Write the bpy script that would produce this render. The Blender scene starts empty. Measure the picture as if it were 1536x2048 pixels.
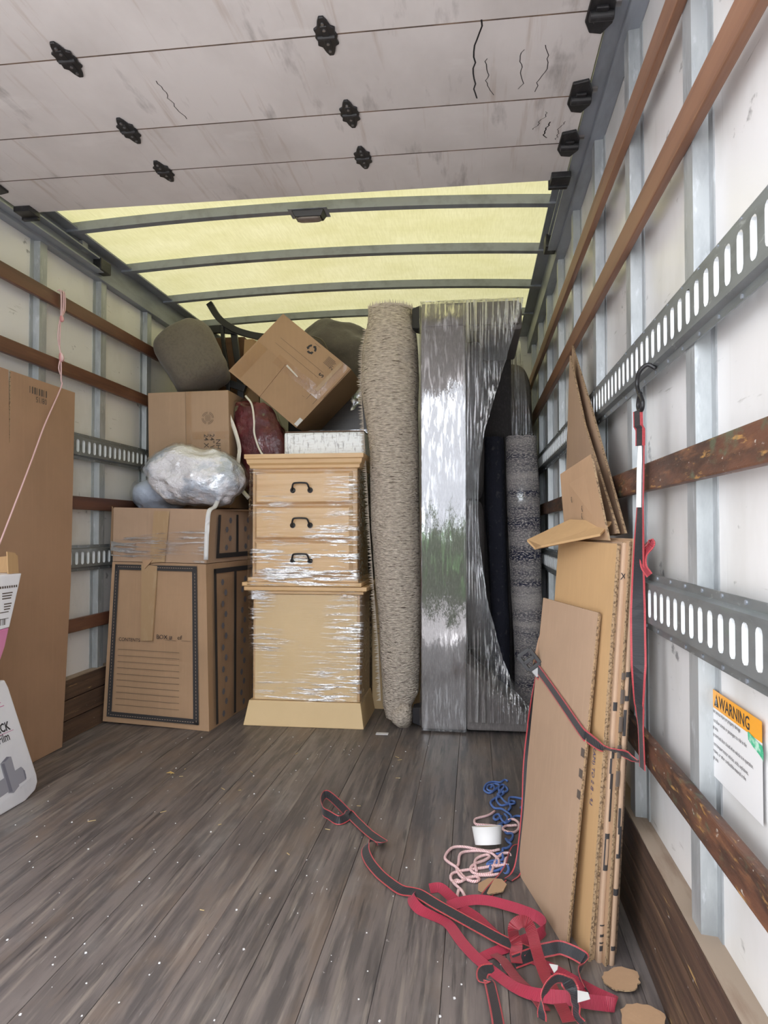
import bpy, bmesh, math, random
from mathutils import Vector, Matrix, noise
random.seed(7)
C = bpy.context.scene.collection
SC = bpy.context.scene
V = Vector

# ------------------------------------------------------------------ camera, sky, exposure
cam_d = bpy.data.cameras.new('camera')
cam_d.sensor_fit = 'VERTICAL'; cam_d.sensor_height = 36.0
cam_d.lens = 36.0 * 1410 / 2048
cam_d.clip_start = 0.05
cam = bpy.data.objects.new('camera', cam_d); C.objects.link(cam)
cam.location = (0, 0, 1.0)
cam.rotation_euler = (math.pi/2 + math.atan(36/1410), 0, math.atan(182/1410))
SC.camera = cam

w = bpy.data.worlds.new('overcast_sky'); SC.world = w; w.use_nodes = True
wn = w.node_tree.nodes; wl = w.node_tree.links
bg = wn['Background']
wtc = wn.new('ShaderNodeTexCoord'); wsep = wn.new('ShaderNodeSeparateXYZ'); wr = wn.new('ShaderNodeValToRGB')
wl.new(wtc.outputs['Generated'], wsep.inputs[0]); wl.new(wsep.outputs['Z'], wr.inputs[0])
wr.color_ramp.elements[0].position = 0.0; wr.color_ramp.elements[0].color = (0.90, 0.94, 1.0, 1)
wr.color_ramp.elements[1].position = 1.0; wr.color_ramp.elements[1].color = (1.0, 1.0, 1.0, 1)
wl.new(wr.outputs[0], bg.inputs[0]); bg.inputs[1].default_value = 1.45
sun_d = bpy.data.lights.new('sun', 'SUN'); sun_d.energy = 3.2; sun_d.angle = math.radians(4); sun_d.color = (1.0, 0.97, 0.93)
sun = bpy.data.objects.new('sun', sun_d); C.objects.link(sun); sun.rotation_euler = V((0.62, -0.06, -0.78)).to_track_quat('-Z', 'Y').to_euler()

SC.view_settings.view_transform = 'Standard'
SC.view_settings.look = 'None'
SC.view_settings.gamma = 1.0
SC.view_settings.use_curve_mapping = False
SC.view_settings.exposure = 1.84
SC.cycles.max_bounces = 12; SC.cycles.diffuse_bounces = 5; SC.cycles.transparent_max_bounces = 24

# ------------------------------------------------------------------ materials
def newmat(name):
    m = bpy.data.materials.new(name); m.use_nodes = True
    nt = m.node_tree
    return m, nt, nt.nodes, nt.links, nt.nodes['Principled BSDF']

def vec(nt, coord, scale, rnd=False, rot=(0, 0, 0)):
    tc = nt.nodes.new('ShaderNodeTexCoord'); mp = nt.nodes.new('ShaderNodeMapping')
    mp.inputs['Scale'].default_value = scale; mp.inputs['Rotation'].default_value = rot
    nt.links.new(tc.outputs[coord], mp.inputs['Vector'])
    if rnd:
        oi = nt.nodes.new('ShaderNodeObjectInfo'); mu = nt.nodes.new('ShaderNodeMath'); mu.operation = 'MULTIPLY'
        mu.inputs[1].default_value = 37.0
        nt.links.new(oi.outputs['Random'], mu.inputs[0]); nt.links.new(mu.outputs[0], mp.inputs['Location'])
    return mp.outputs[0]

def noise_fac(nt, v, lo, hi, detail=5, rough=0.6, dist=0.0, inv=False):
    n = nt.nodes.new('ShaderNodeTexNoise'); n.inputs['Scale'].default_value = 1.0
    n.inputs['Detail'].default_value = detail; n.inputs['Roughness'].default_value = rough
    n.inputs['Distortion'].default_value = dist
    nt.links.new(v, n.inputs['Vector'])
    r = nt.nodes.new('ShaderNodeMapRange'); r.inputs['From Min'].default_value = lo; r.inputs['From Max'].default_value = hi
    if inv:
        r.inputs['To Min'].default_value = 1; r.inputs['To Max'].default_value = 0
    nt.links.new(n.outputs['Fac'], r.inputs['Value'])
    return r.outputs[0]

def mat(name, base, layers=(), rough=0.6, metal=0.0, bump=None, coord='Object', rnd=False, tint=0.0, spec=0.5, coat=0.0, sheen=0.0):
    """layers: (colour, scale3, lo, hi, strength); bump: (scale3, strength, distance)"""
    m, nt, n, l, p = newmat(name)
    cur = None
    rgb = n.new('ShaderNodeRGB'); rgb.outputs[0].default_value = (*base, 1); cur = rgb.outputs[0]
    for col, sc, lo, hi, st in layers:
        f = noise_fac(nt, vec(nt, coord, sc, rnd), lo, hi)
        mu = n.new('ShaderNodeMath'); mu.operation = 'MULTIPLY'; mu.inputs[1].default_value = st; l.new(f, mu.inputs[0])
        mx = n.new('ShaderNodeMix'); mx.data_type = 'RGBA'
        l.new(mu.outputs[0], mx.inputs['Factor']); l.new(cur, mx.inputs['A']); mx.inputs['B'].default_value = (*col, 1)
        cur = mx.outputs['Result']
    if tint:
        oi = n.new('ShaderNodeObjectInfo'); mr = n.new('ShaderNodeMapRange')
        mr.inputs['To Min'].default_value = 1 - tint; mr.inputs['To Max'].default_value = 1 + tint
        l.new(oi.outputs['Random'], mr.inputs['Value'])
        h = n.new('ShaderNodeHueSaturation'); l.new(mr.outputs[0], h.inputs['Value']); l.new(cur, h.inputs['Color']); cur = h.outputs[0]
    l.new(cur, p.inputs['Base Color'])
    p.inputs['Roughness'].default_value = rough; p.inputs['Metallic'].default_value = metal
    p.inputs['Specular IOR Level'].default_value = spec
    p.inputs['Coat Weight'].default_value = coat; p.inputs['Coat Roughness'].default_value = 0.15
    p.inputs['Sheen Weight'].default_value = sheen
    if bump:
        sc, st, d = bump
        f = noise_fac(nt, vec(nt, coord, sc, rnd), 0.2, 0.8)
        b = n.new('ShaderNodeBump'); b.inputs['Strength'].default_value = st; b.inputs['Distance'].default_value = d
        l.new(f, b.inputs['Height']); l.new(b.outputs[0], p.inputs['Normal'])
    return m

def film_mat(name, sc_streak, base=0.05, gain=0.5, lo=0.5, hi=0.75, rough=0.12, bump=0.6, dist=0.004, coord='Object', tint=(1, 1, 1)):
    m, nt, n, l, p = newmat(name)
    n.remove(p)
    out = n['Material Output']
    tr = n.new('ShaderNodeBsdfTransparent'); tr.inputs[0].default_value = (*tint, 1)
    gl = n.new('ShaderNodeBsdfGlossy'); gl.inputs['Roughness'].default_value = rough; gl.inputs[0].default_value = (0.95, 0.96, 1, 1)
    f = noise_fac(nt, vec(nt, coord, sc_streak), lo, hi, detail=4, rough=0.55, dist=0.3)
    f2 = noise_fac(nt, vec(nt, coord, (2.2, 2.2, 2.2)), 0.38, 0.62, detail=2)
    mu0 = n.new('ShaderNodeMath'); mu0.operation = 'MULTIPLY'; l.new(f, mu0.inputs[0]); l.new(f2, mu0.inputs[1])
    mu = n.new('ShaderNodeMath'); mu.operation = 'MULTIPLY_ADD'; mu.inputs[1].default_value = gain; mu.inputs[2].default_value = base
    l.new(mu0.outputs[0], mu.inputs[0])
    lw = n.new('ShaderNodeLayerWeight'); lw.inputs[0].default_value = 0.25
    ad = n.new('ShaderNodeMath'); ad.operation = 'MULTIPLY_ADD'; ad.inputs[1].default_value = 0.22; ad.use_clamp = True
    l.new(lw.outputs['Fresnel'], ad.inputs[0]); l.new(mu.outputs[0], ad.inputs[2])
    fb = noise_fac(nt, vec(nt, coord, tuple(s * 1.3 for s in sc_streak)), 0.2, 0.8, detail=4)
    b = n.new('ShaderNodeBump'); b.inputs['Strength'].default_value = bump; b.inputs['Distance'].default_value = dist
    l.new(fb, b.inputs['Height']); l.new(b.outputs[0], gl.inputs['Normal'])
    mx = n.new('ShaderNodeMixShader')
    l.new(ad.outputs[0], mx.inputs[0]); l.new(tr.outputs[0], mx.inputs[1]); l.new(gl.outputs[0], mx.inputs[2])
    l.new(mx.outputs[0], out.inputs['Surface'])
    return m

M = {}
M['plank'] = mat('worn_plank', (0.185, 0.158, 0.150), [((0.085, 0.075, 0.076), (34, 2.4, 34), 0.45, 0.60, 0.9), ((0.085, 0.074, 0.072), (7, 1.1, 7), 0.46, 0.62, 0.6),
    ((0.20, 0.15, 0.12), (6, 2.0, 6), 0.52, 0.66, 0.6), ((0.28, 0.24, 0.21), (48, 3.0, 48), 0.54, 0.66, 0.65), ((0.045, 0.04, 0.042), (70, 3.5, 70), 0.60, 0.69, 0.75),
    ((0.26, 0.245, 0.24), (5, 3.2, 5), 0.58, 0.78, 0.5), ((0.5, 0.48, 0.46), (140, 7, 140), 0.68, 0.735, 0.6), ((0.5, 0.48, 0.46), (45, 45, 45), 0.735, 0.76, 0.7)],
    rough=0.48, bump=((90, 5, 90), 0.35, 0.002), rnd=True, tint=0.13)
M['panel'] = mat('white_wall_panel', (0.76, 0.755, 0.755), [((0.52, 0.51, 0.47), (2.2, 2.2, 1.2), 0.48, 0.72, 0.6),
    ((0.14, 0.14, 0.14), (22, 11, 15), 0.655, 0.72, 0.7), ((0.30, 0.29, 0.27), (9, 7, 60), 0.66, 0.74, 0.55), ((0.3, 0.28, 0.25), (60, 60, 2.0), 0.66, 0.8, 0.35)],
    rough=0.22, rnd=True)
M['galv'] = mat('galvanised_steel', (0.42, 0.445, 0.46), [((0.27, 0.29, 0.305), (20, 20, 6), 0.45, 0.65, 0.7), ((0.66, 0.70, 0.74), (50, 50, 14), 0.58, 0.7, 0.5)],
    rough=0.42, metal=0.35, rnd=True)
M['steel'] = mat('grey_painted_steel', (0.29, 0.315, 0.36), [((0.19, 0.205, 0.22), (12, 3, 12), 0.45, 0.65, 0.7)], rough=0.45, metal=0.3)
M['lip_lit'] = mat('lit_slot_lip', (0.72, 0.75, 0.77), rough=0.35, metal=0.2)  # slot lips paler than the track; light from the opening put into the colour
M['track'] = mat('slotted_track_steel', (0.23, 0.25, 0.26), [((0.15, 0.165, 0.17), (10, 6, 25), 0.45, 0.68, 0.8), ((0.22, 0.30, 0.26), (6, 4, 30), 0.60, 0.75, 0.5), ((0.6, 0.63, 0.65), (60, 20, 60), 0.62, 0.72, 0.5)],
    rough=0.42, metal=0.45)
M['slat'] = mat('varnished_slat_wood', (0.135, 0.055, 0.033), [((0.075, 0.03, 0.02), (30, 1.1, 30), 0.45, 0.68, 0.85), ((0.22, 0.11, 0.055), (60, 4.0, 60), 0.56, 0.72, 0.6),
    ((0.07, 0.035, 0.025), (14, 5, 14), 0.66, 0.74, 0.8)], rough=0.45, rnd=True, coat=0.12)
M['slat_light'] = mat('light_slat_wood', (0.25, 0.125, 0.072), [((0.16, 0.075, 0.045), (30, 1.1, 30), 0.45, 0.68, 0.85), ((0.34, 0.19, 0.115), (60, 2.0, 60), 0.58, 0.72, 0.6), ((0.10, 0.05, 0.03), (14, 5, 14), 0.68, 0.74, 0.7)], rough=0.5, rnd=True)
M['slat_worn'] = mat('scraped_slat_wood', (0.125, 0.055, 0.033), [((0.05, 0.027, 0.02), (24, 5, 24), 0.43, 0.58, 0.9), ((0.22, 0.10, 0.05), (40, 9, 40), 0.55, 0.66, 0.7), ((0.45, 0.25, 0.08), (70, 14, 70), 0.61, 0.68, 0.8),
    ((0.10, 0.13, 0.08), (22, 16, 22), 0.58, 0.68, 0.7), ((0.50, 0.46, 0.40), (55, 30, 55), 0.645, 0.69, 0.85)], rough=0.5, bump=((60, 12, 60), 0.5, 0.003), rnd=True)
M['kick'] = mat('scuffed_kick_board', (0.115, 0.068, 0.045), [((0.05, 0.032, 0.025), (40, 1.6, 40), 0.42, 0.62, 0.85), ((0.24, 0.15, 0.09), (90, 4, 90), 0.62, 0.70, 0.7),
    ((0.52, 0.33, 0.13), (110, 6, 110), 0.675, 0.70, 0.8), ((0.7, 0.68, 0.65), (90, 50, 90), 0.70, 0.73, 0.7)], rough=0.5, bump=((70, 3, 70), 0.5, 0.003), rnd=True)
M['dust'] = mat('dusty_wood_top', (0.33, 0.26, 0.20), [((0.2, 0.13, 0.09), (30, 4, 30), 0.5, 0.7, 0.7)], rough=0.8)
M['door'] = mat('stained_door_panel', (0.70, 0.67, 0.66), [((0.55, 0.52, 0.505), (2.6, 1.6, 2), 0.42, 0.68, 0.8), ((0.36, 0.26, 0.19), (30, 1.6, 10), 0.58, 0.76, 0.5),
    ((0.18, 0.165, 0.16), (11, 2.4, 8), 0.60, 0.76, 0.7), ((0.10, 0.09, 0.09), (24, 16, 20), 0.73, 0.78, 0.7), ((0.78, 0.76, 0.75), (3, 7, 4), 0.6, 0.75, 0.5)], rough=0.5, rnd=True)
M['seam'] = mat('grimy_seam', (0.09, 0.065, 0.05), [((0.25, 0.17, 0.12), (9, 9, 9), 0.45, 0.65, 0.8)], rough=0.8)
M['grime'] = mat('greasy_black_metal', (0.014, 0.014, 0.016), [((0.045, 0.043, 0.045), (60, 60, 60), 0.5, 0.7, 0.7)], rough=0.42, spec=0.5)
M['bolt'] = mat('bolt_steel', (0.28, 0.28, 0.29), rough=0.3, metal=0.8)
M['black'] = mat('black_enamel', (0.016, 0.016, 0.018), rough=0.35)
M['blackplastic'] = mat('black_plastic', (0.02, 0.02, 0.024), rough=0.45)

def roof_mat():
    m, nt, n, l, p = newmat('translucent_roof'); n.remove(p); out = n['Material Output']
    f = noise_fac(nt, vec(nt, 'Object', (3.0, 5.0, 3)), 0.35, 0.7)
    f2 = noise_fac(nt, vec(nt, 'Object', (150, 12, 60)), 0.35, 0.72)
    mx = n.new('ShaderNodeMix'); mx.data_type = 'RGBA'; mx.inputs['A'].default_value = (0.73, 0.70, 0.38, 1); mx.inputs['B'].default_value = (0.83, 0.80, 0.50, 1); l.new(f, mx.inputs['Factor'])
    mx2 = n.new('ShaderNodeMix'); mx2.data_type = 'RGBA'; mx2.inputs['B'].default_value = (0.58, 0.54, 0.25, 1); l.new(mx.outputs['Result'], mx2.inputs['A'])
    mu = n.new('ShaderNodeMath'); mu.operation = 'MULTIPLY'; mu.inputs[1].default_value = 0.45; l.new(f2, mu.inputs[0]); l.new(mu.outputs[0], mx2.inputs['Factor'])
    t = n.new('ShaderNodeBsdfTranslucent'); d = n.new('ShaderNodeBsdfDiffuse'); l.new(mx2.outputs['Result'], t.inputs[0]); l.new(mx2.outputs['Result'], d.inputs[0])
    g = n.new('ShaderNodeBsdfGlossy'); g.inputs['Roughness'].default_value = 0.35
    a = n.new('ShaderNodeMixShader'); a.inputs[0].default_value = 0.885; l.new(t.outputs[0], a.inputs[1]); l.new(d.outputs[0], a.inputs[2])
    b = n.new('ShaderNodeMixShader'); b.inputs[0].default_value = 0.04; l.new(a.outputs[0], b.inputs[1]); l.new(g.outputs[0], b.inputs[2])
    l.new(b.outputs[0], out.inputs['Surface'])
    return m
M['roof'] = roof_mat()

def card(name, base, k=0.85):
    dk = tuple(c * k for c in base); lt = tuple(min(1, c * 1.14) for c in base)
    return mat(name, base, [(dk, (3, 3, 3), 0.45, 0.7, 0.7), (lt, (90, 90, 3), 0.5, 0.75, 0.35), (lt, (6, 6, 4), 0.6, 0.8, 0.4)], rough=0.72, bump=((160, 160, 4), 0.12, 0.001), rnd=True)
M['card'] = card('kraft_cardboard', (0.43, 0.275, 0.165))
M['card_dark'] = card('brown_cardboard', (0.40, 0.245, 0.155))
M['card_pink'] = card('dull_cardboard', (0.44, 0.30, 0.205))
M['card_yellow'] = card('golden_cardboard', (0.50, 0.315, 0.155))
M['flute'] = mat('corrugated_edge', (0.42, 0.29, 0.17), [((0.12, 0.075, 0.045), (160, 160, 160), 0.48, 0.6, 0.85)], rough=0.85, bump=((200, 200, 200), 0.6, 0.003))
M['flute_shaded'] = mat('corrugated_edge_shaded', (0.20, 0.135, 0.09), [((0.06, 0.04, 0.03), (160, 40, 160), 0.48, 0.6, 0.85)], rough=0.85)  # darker copy of the corrugated edge, shadow in the stack put into its colour
M['ink'] = mat('black_print', (0.035, 0.032, 0.034), rough=0.7)
M['ink_grey'] = mat('grey_print', (0.11, 0.085, 0.07), rough=0.75)
M['ink_faint'] = mat('faint_print', (0.19, 0.135, 0.095), rough=0.75)
M['ink_blue'] = mat('blue_grey_print', (0.17, 0.165, 0.19), rough=0.75)
M['ink_navy'] = mat('navy_print', (0.07, 0.075, 0.17), rough=0.75)
M['stitch'] = mat('pale_print', (0.40, 0.30, 0.22), rough=0.7)
M['tape'] = film_mat('packing_tape', (30, 30, 12), base=0.05, gain=0.25, rough=0.18, bump=0.3, tint=(0.97, 0.93, 0.86))
M['tape_tan'] = mat('tan_tape', (0.42, 0.285, 0.165), [((0.5, 0.37, 0.24), (30, 30, 8), 0.5, 0.7, 0.6)], rough=0.28)
def pine_mat(name, base, dk, lt):
    m = mat(name, base, [(dk, (2.2, 30, 34), 0.50, 0.70, 0.55), (lt, (3, 40, 60), 0.52, 0.75, 0.6), ((0.20, 0.075, 0.03), (7, 9, 12), 0.76, 0.82, 0.85)], rough=0.42, rnd=True, coat=0.15)
    return m
M['pine'] = pine_mat('pine_wood', (0.70, 0.46, 0.23), (0.54, 0.30, 0.13), (0.80, 0.58, 0.33))
M['pine_edge'] = pine_mat('pine_edge_wood', (0.55, 0.35, 0.17), (0.42, 0.24, 0.11), (0.62, 0.42, 0.22))
M['backboard'] = mat('pale_back_panel', (0.72, 0.53, 0.29), [((0.64, 0.46, 0.24), (3, 3, 3), 0.4, 0.7, 0.7)], rough=0.5)
M['film_h'] = film_mat('stretch_film', (6, 30, 80), base=0.04, gain=1.5, lo=0.49, hi=0.60, rough=0.15, bump=1.0, dist=0.006)
M['film_v'] = film_mat('stretch_film_tall', (120, 120, 2.2), base=0.12, gain=1.3, lo=0.50, hi=0.60, rough=0.16, bump=1.0, dist=0.008)
M['film_flat'] = film_mat('stretch_film_flat', (60, 60, 9), base=0.13, gain=0.55, lo=0.50, hi=0.64, rough=0.05, bump=0.28, dist=0.002)
M['film_bag'] = film_mat('clear_bag_plastic', (9, 9, 9), base=0.01, gain=0.22, lo=0.52, hi=0.66, rough=0.12, bump=0.6, dist=0.008)

def weave(name, c_lo, c_hi, fleck, su, sv, band=None, fl=(0.56, 0.66), bump=0.9):
    m, nt, n, l, p = newmat(name)
    f = noise_fac(nt, vec(nt, 'UV', (su, sv, 1)), 0.35, 0.65, detail=2)
    mx = n.new('ShaderNodeMix'); mx.data_type = 'RGBA'; mx.inputs['A'].default_value = (*c_lo, 1); mx.inputs['B'].default_value = (*c_hi, 1); l.new(f, mx.inputs['Factor'])
    f2 = noise_fac(nt, vec(nt, 'UV', (su * 0.45, sv * 1.0, 1)), fl[0], fl[1], detail=3)
    if band:
        f3 = noise_fac(nt, vec(nt, 'UV', (0.6, band, 1)), 0.38, 0.62, detail=4)
        mm = n.new('ShaderNodeMath'); mm.operation = 'MULTIPLY'; l.new(f2, mm.inputs[0]); l.new(f3, mm.inputs[1]); f2 = mm.outputs[0]
    mx2 = n.new('ShaderNodeMix'); mx2.data_type = 'RGBA'; mx2.inputs['B'].default_value = (*fleck, 1); l.new(mx.outputs['Result'], mx2.inputs['A']); l.new(f2, mx2.inputs['Factor'])
    l.new(mx2.outputs['Result'], p.inputs['Base Color']); p.inputs['Roughness'].default_value = 0.95; p.inputs['Specular IOR Level'].default_value = 0.15
    b = n.new('ShaderNodeBump'); b.inputs['Strength'].default_value = bump; b.inputs['Distance'].default_value = 0.006; l.new(f, b.inputs['Height']); l.new(b.outputs[0], p.inputs['Normal'])
    return m
M['rug_tan'] = weave('tan_woven_rug', (0.41, 0.35, 0.295), (0.72, 0.64, 0.555), (0.15, 0.12, 0.095), 70, 140, fl=(0.58, 0.66))
M['rug_blue'] = weave('speckled_rug', (0.50, 0.46, 0.45), (0.78, 0.73, 0.71), (0.04, 0.045, 0.09), 150, 150, band=9, fl=(0.42, 0.50))
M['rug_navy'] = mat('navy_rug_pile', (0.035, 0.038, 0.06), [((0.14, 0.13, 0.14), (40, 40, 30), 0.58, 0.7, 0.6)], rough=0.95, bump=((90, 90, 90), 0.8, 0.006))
M['sofa'] = mat('grey_woven_upholstery', (0.165, 0.152, 0.150), [((0.27, 0.25, 0.245), (220, 220, 40), 0.5, 0.7, 0.7), ((0.10, 0.09, 0.09), (200, 200, 30), 0.56, 0.7, 0.7)], rough=0.9, spec=0.2, bump=((220, 220, 60), 0.3, 0.002))
M['sofa_dark'] = mat('dark_upholstery', (0.075, 0.070, 0.073), [((0.12, 0.11, 0.115), (120, 120, 60), 0.5, 0.7, 0.6)], rough=0.9, spec=0.2)
M['cushion'] = mat('taupe_cushion_fabric', (0.155, 0.135, 0.112), [((0.115, 0.10, 0.085), (70, 70, 70), 0.45, 0.65, 0.7), ((0.19, 0.165, 0.14), (5, 5, 5), 0.5, 0.7, 0.5)], rough=0.9, spec=0.2, bump=((140, 140, 140), 0.35, 0.002), sheen=0.2)
M['cushion_grey'] = mat('grey_velour', (0.115, 0.102, 0.098), [((0.075, 0.068, 0.07), (6, 6, 6), 0.42, 0.65, 0.8), ((0.16, 0.145, 0.135), (30, 30, 30), 0.55, 0.7, 0.4)], rough=0.9, spec=0.2, bump=((9, 9, 5), 0.5, 0.012), sheen=0.3)
M['bedding'] = mat('bagged_bedding', (0.90, 0.90, 0.96), [((0.48, 0.55, 0.67), (4, 4, 5), 0.47, 0.55, 0.85), ((0.92, 0.88, 0.92), (6, 6, 5), 0.57, 0.68, 0.8)], rough=0.28, coat=0.5, bump=((11, 11, 16), 0.9, 0.03))
M['bedding_blue'] = mat('bagged_blue_bedding', (0.50, 0.57, 0.70), [((0.30, 0.36, 0.48), (7, 7, 7), 0.45, 0.65, 0.7)], rough=0.3, coat=0.5, bump=((8, 8, 8), 0.6, 0.02))
M['floral'] = mat('dark_red_floral_fabric', (0.085, 0.012, 0.018), [((0.17, 0.022, 0.032), (9, 9, 9), 0.45, 0.6, 0.7), ((0.55, 0.25, 0.22), (13, 13, 13), 0.665, 0.70, 0.9), ((0.16, 0.17, 0.10), (15, 15, 15), 0.64, 0.68, 0.8)], rough=0.5, bump=((10, 10, 8), 0.7, 0.02))
M['piping'] = mat('cream_piping', (0.82, 0.79, 0.73), rough=0.5)
M['wrapwhite'] = mat('crinkled_white_wrap', (0.80, 0.84, 0.88), [((0.25, 0.25, 0.28), (110, 60, 22), 0.55, 0.66, 0.8), ((0.35, 0.33, 0.33), (22, 14, 120), 0.56, 0.68, 0.7)], rough=0.3, coat=0.4, bump=((60, 60, 25), 0.6, 0.004))
M['darkwood'] = mat('dark_brown_wood', (0.030, 0.019, 0.015), [((0.055, 0.034, 0.025), (4, 4, 40), 0.45, 0.7, 0.7)], rough=0.3)
M['midwood'] = mat('brown_table_wood', (0.15, 0.078, 0.043), [((0.10, 0.05, 0.03), (4, 20, 30), 0.45, 0.7, 0.7)], rough=0.4)
M['paper'] = mat('white_paper', (0.75, 0.75, 0.76), rough=0.6)
M['whitecard'] = mat('white_printed_carton', (0.84, 0.84, 0.88), [((0.72, 0.72, 0.77), (4, 4, 4), 0.45, 0.7, 0.6)], rough=0.4)
M['pinkcard'] = mat('pink_printed_carton', (0.60, 0.17, 0.36), [((0.70, 0.30, 0.45), (4, 4, 4), 0.45, 0.7, 0.6)], rough=0.4)
M['greyprint'] = mat('grey_picture_print', (0.33, 0.33, 0.38), rough=0.5)
M['greyprint_dark'] = mat('dark_grey_picture_print', (0.20, 0.20, 0.25), rough=0.5)
M['orange'] = mat('orange_sticker', (0.82, 0.36, 0.03), [((0.75, 0.30, 0.03), (12, 12, 12), 0.5, 0.7, 0.5)], rough=0.4)
M['green'] = mat('green_paint_mark', (0.05, 0.42, 0.22), [((0.5, 0.75, 0.62), (25, 60, 60), 0.48, 0.62, 0.9)], rough=0.5)
M['sticker'] = mat('white_sticker', (0.74, 0.74, 0.75), rough=0.35)
M['lens'] = mat('smoky_lamp_lens', (0.20, 0.17, 0.155), [((0.30, 0.26, 0.24), (20, 20, 20), 0.45, 0.7, 0.6)], rough=0.25)
M['asphalt'] = mat('asphalt', (0.48, 0.46, 0.47), [((0.38, 0.37, 0.37), (4, 4, 4), 0.4, 0.7, 0.7)], rough=0.9)
M['leaf'] = mat('dry_leaf', (0.50, 0.34, 0.12), rough=0.7)
M['straw'] = mat('straw', (0.55, 0.42, 0.22), rough=0.7)

def strap_mat(name, base, dk):
    m, nt, n, l, p = newmat(name)
    wv = n.new('ShaderNodeTexWave'); wv.bands_direction = 'X'; wv.inputs['Scale'].default_value = 110; wv.inputs['Distortion'].default_value = 0.6
    l.new(vec(nt, 'UV', (1, 1, 1)), wv.inputs['Vector'])
    mx = n.new('ShaderNodeMix'); mx.data_type = 'RGBA'; mx.inputs['A'].default_value = (*dk, 1); mx.inputs['B'].default_value = (*base, 1); l.new(wv.outputs['Fac'], mx.inputs['Factor'])
    l.new(mx.outputs['Result'], p.inputs['Base Color']); p.inputs['Roughness'].default_value = 0.5; p.inputs['Sheen Weight'].default_value = 0.15
    b = n.new('ShaderNodeBump'); b.inputs['Strength'].default_value = 0.4; b.inputs['Distance'].default_value = 0.001; l.new(wv.outputs['Fac'], b.inputs['Height']); l.new(b.outputs[0], p.inputs['Normal'])
    return m
M['web_black'] = strap_mat('black_webbing', (0.018, 0.018, 0.024), (0.010, 0.010, 0.013))
M['web_edge'] = strap_mat('red_webbing_edge', (0.50, 0.06, 0.07), (0.34, 0.035, 0.045))
M['web_red'] = strap_mat('red_webbing', (0.40, 0.022, 0.060), (0.24, 0.010, 0.032))
M['web_red_shaded'] = strap_mat('shaded_red_webbing', (0.28, 0.014, 0.028), (0.18, 0.009, 0.018))  # darker copy of the red webbing, its shading put into the colour

def rope_mat(name, a, b_, scale):
    m, nt, n, l, p = newmat(name)
    wv = n.new('ShaderNodeTexWave'); wv.bands_direction = 'DIAGONAL'; wv.inputs['Scale'].default_value = 1.0; wv.inputs['Distortion'].default_value = 0.3
    l.new(vec(nt, 'UV', scale), wv.inputs['Vector'])
    mx = n.new('ShaderNodeMix'); mx.data_type = 'RGBA'; mx.inputs['A'].default_value = (*a, 1); mx.inputs['B'].default_value = (*b_, 1); l.new(wv.outputs['Fac'], mx.inputs['Factor'])
    l.new(mx.outputs['Result'], p.inputs['Base Color']); p.inputs['Roughness'].default_value = 0.7
    b = n.new('ShaderNodeBump'); b.inputs['Strength'].default_value = 0.5; b.inputs['Distance'].default_value = 0.001; l.new(wv.outputs['Fac'], b.inputs['Height']); l.new(b.outputs[0], p.inputs['Normal'])
    return m
M['rope_pink'] = rope_mat('pink_striped_cord', (0.60, 0.24, 0.25), (0.86, 0.76, 0.77), (12, 1.5, 1))
M['rope_blue'] = rope_mat('blue_braided_cord', (0.035, 0.09, 0.34), (0.16, 0.28, 0.62), (90, 2.0, 1))

# ------------------------------------------------------------------ mesh helpers
def catmull(pts, n=6, closed=False):
    P = [V(p) for p in pts]; out = []
    N = len(P); segs = N if closed else N - 1
    for i in range(segs):
        p0 = P[(i - 1) % N] if closed or i > 0 else P[0] * 2 - P[1]
        p1 = P[i]; p2 = P[(i + 1) % N]
        p3 = P[(i + 2) % N] if closed or i + 2 < N else P[-1] * 2 - P[-2]
        for k in range(n):
            t = k / n
            out.append(0.5 * ((2 * p1) + (p2 - p0) * t + (2 * p0 - 5 * p1 + 4 * p2 - p3) * t * t + (3 * p1 - p0 - 3 * p2 + p3) * t ** 3))
    if not closed: out.append(P[-1])
    return out

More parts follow.
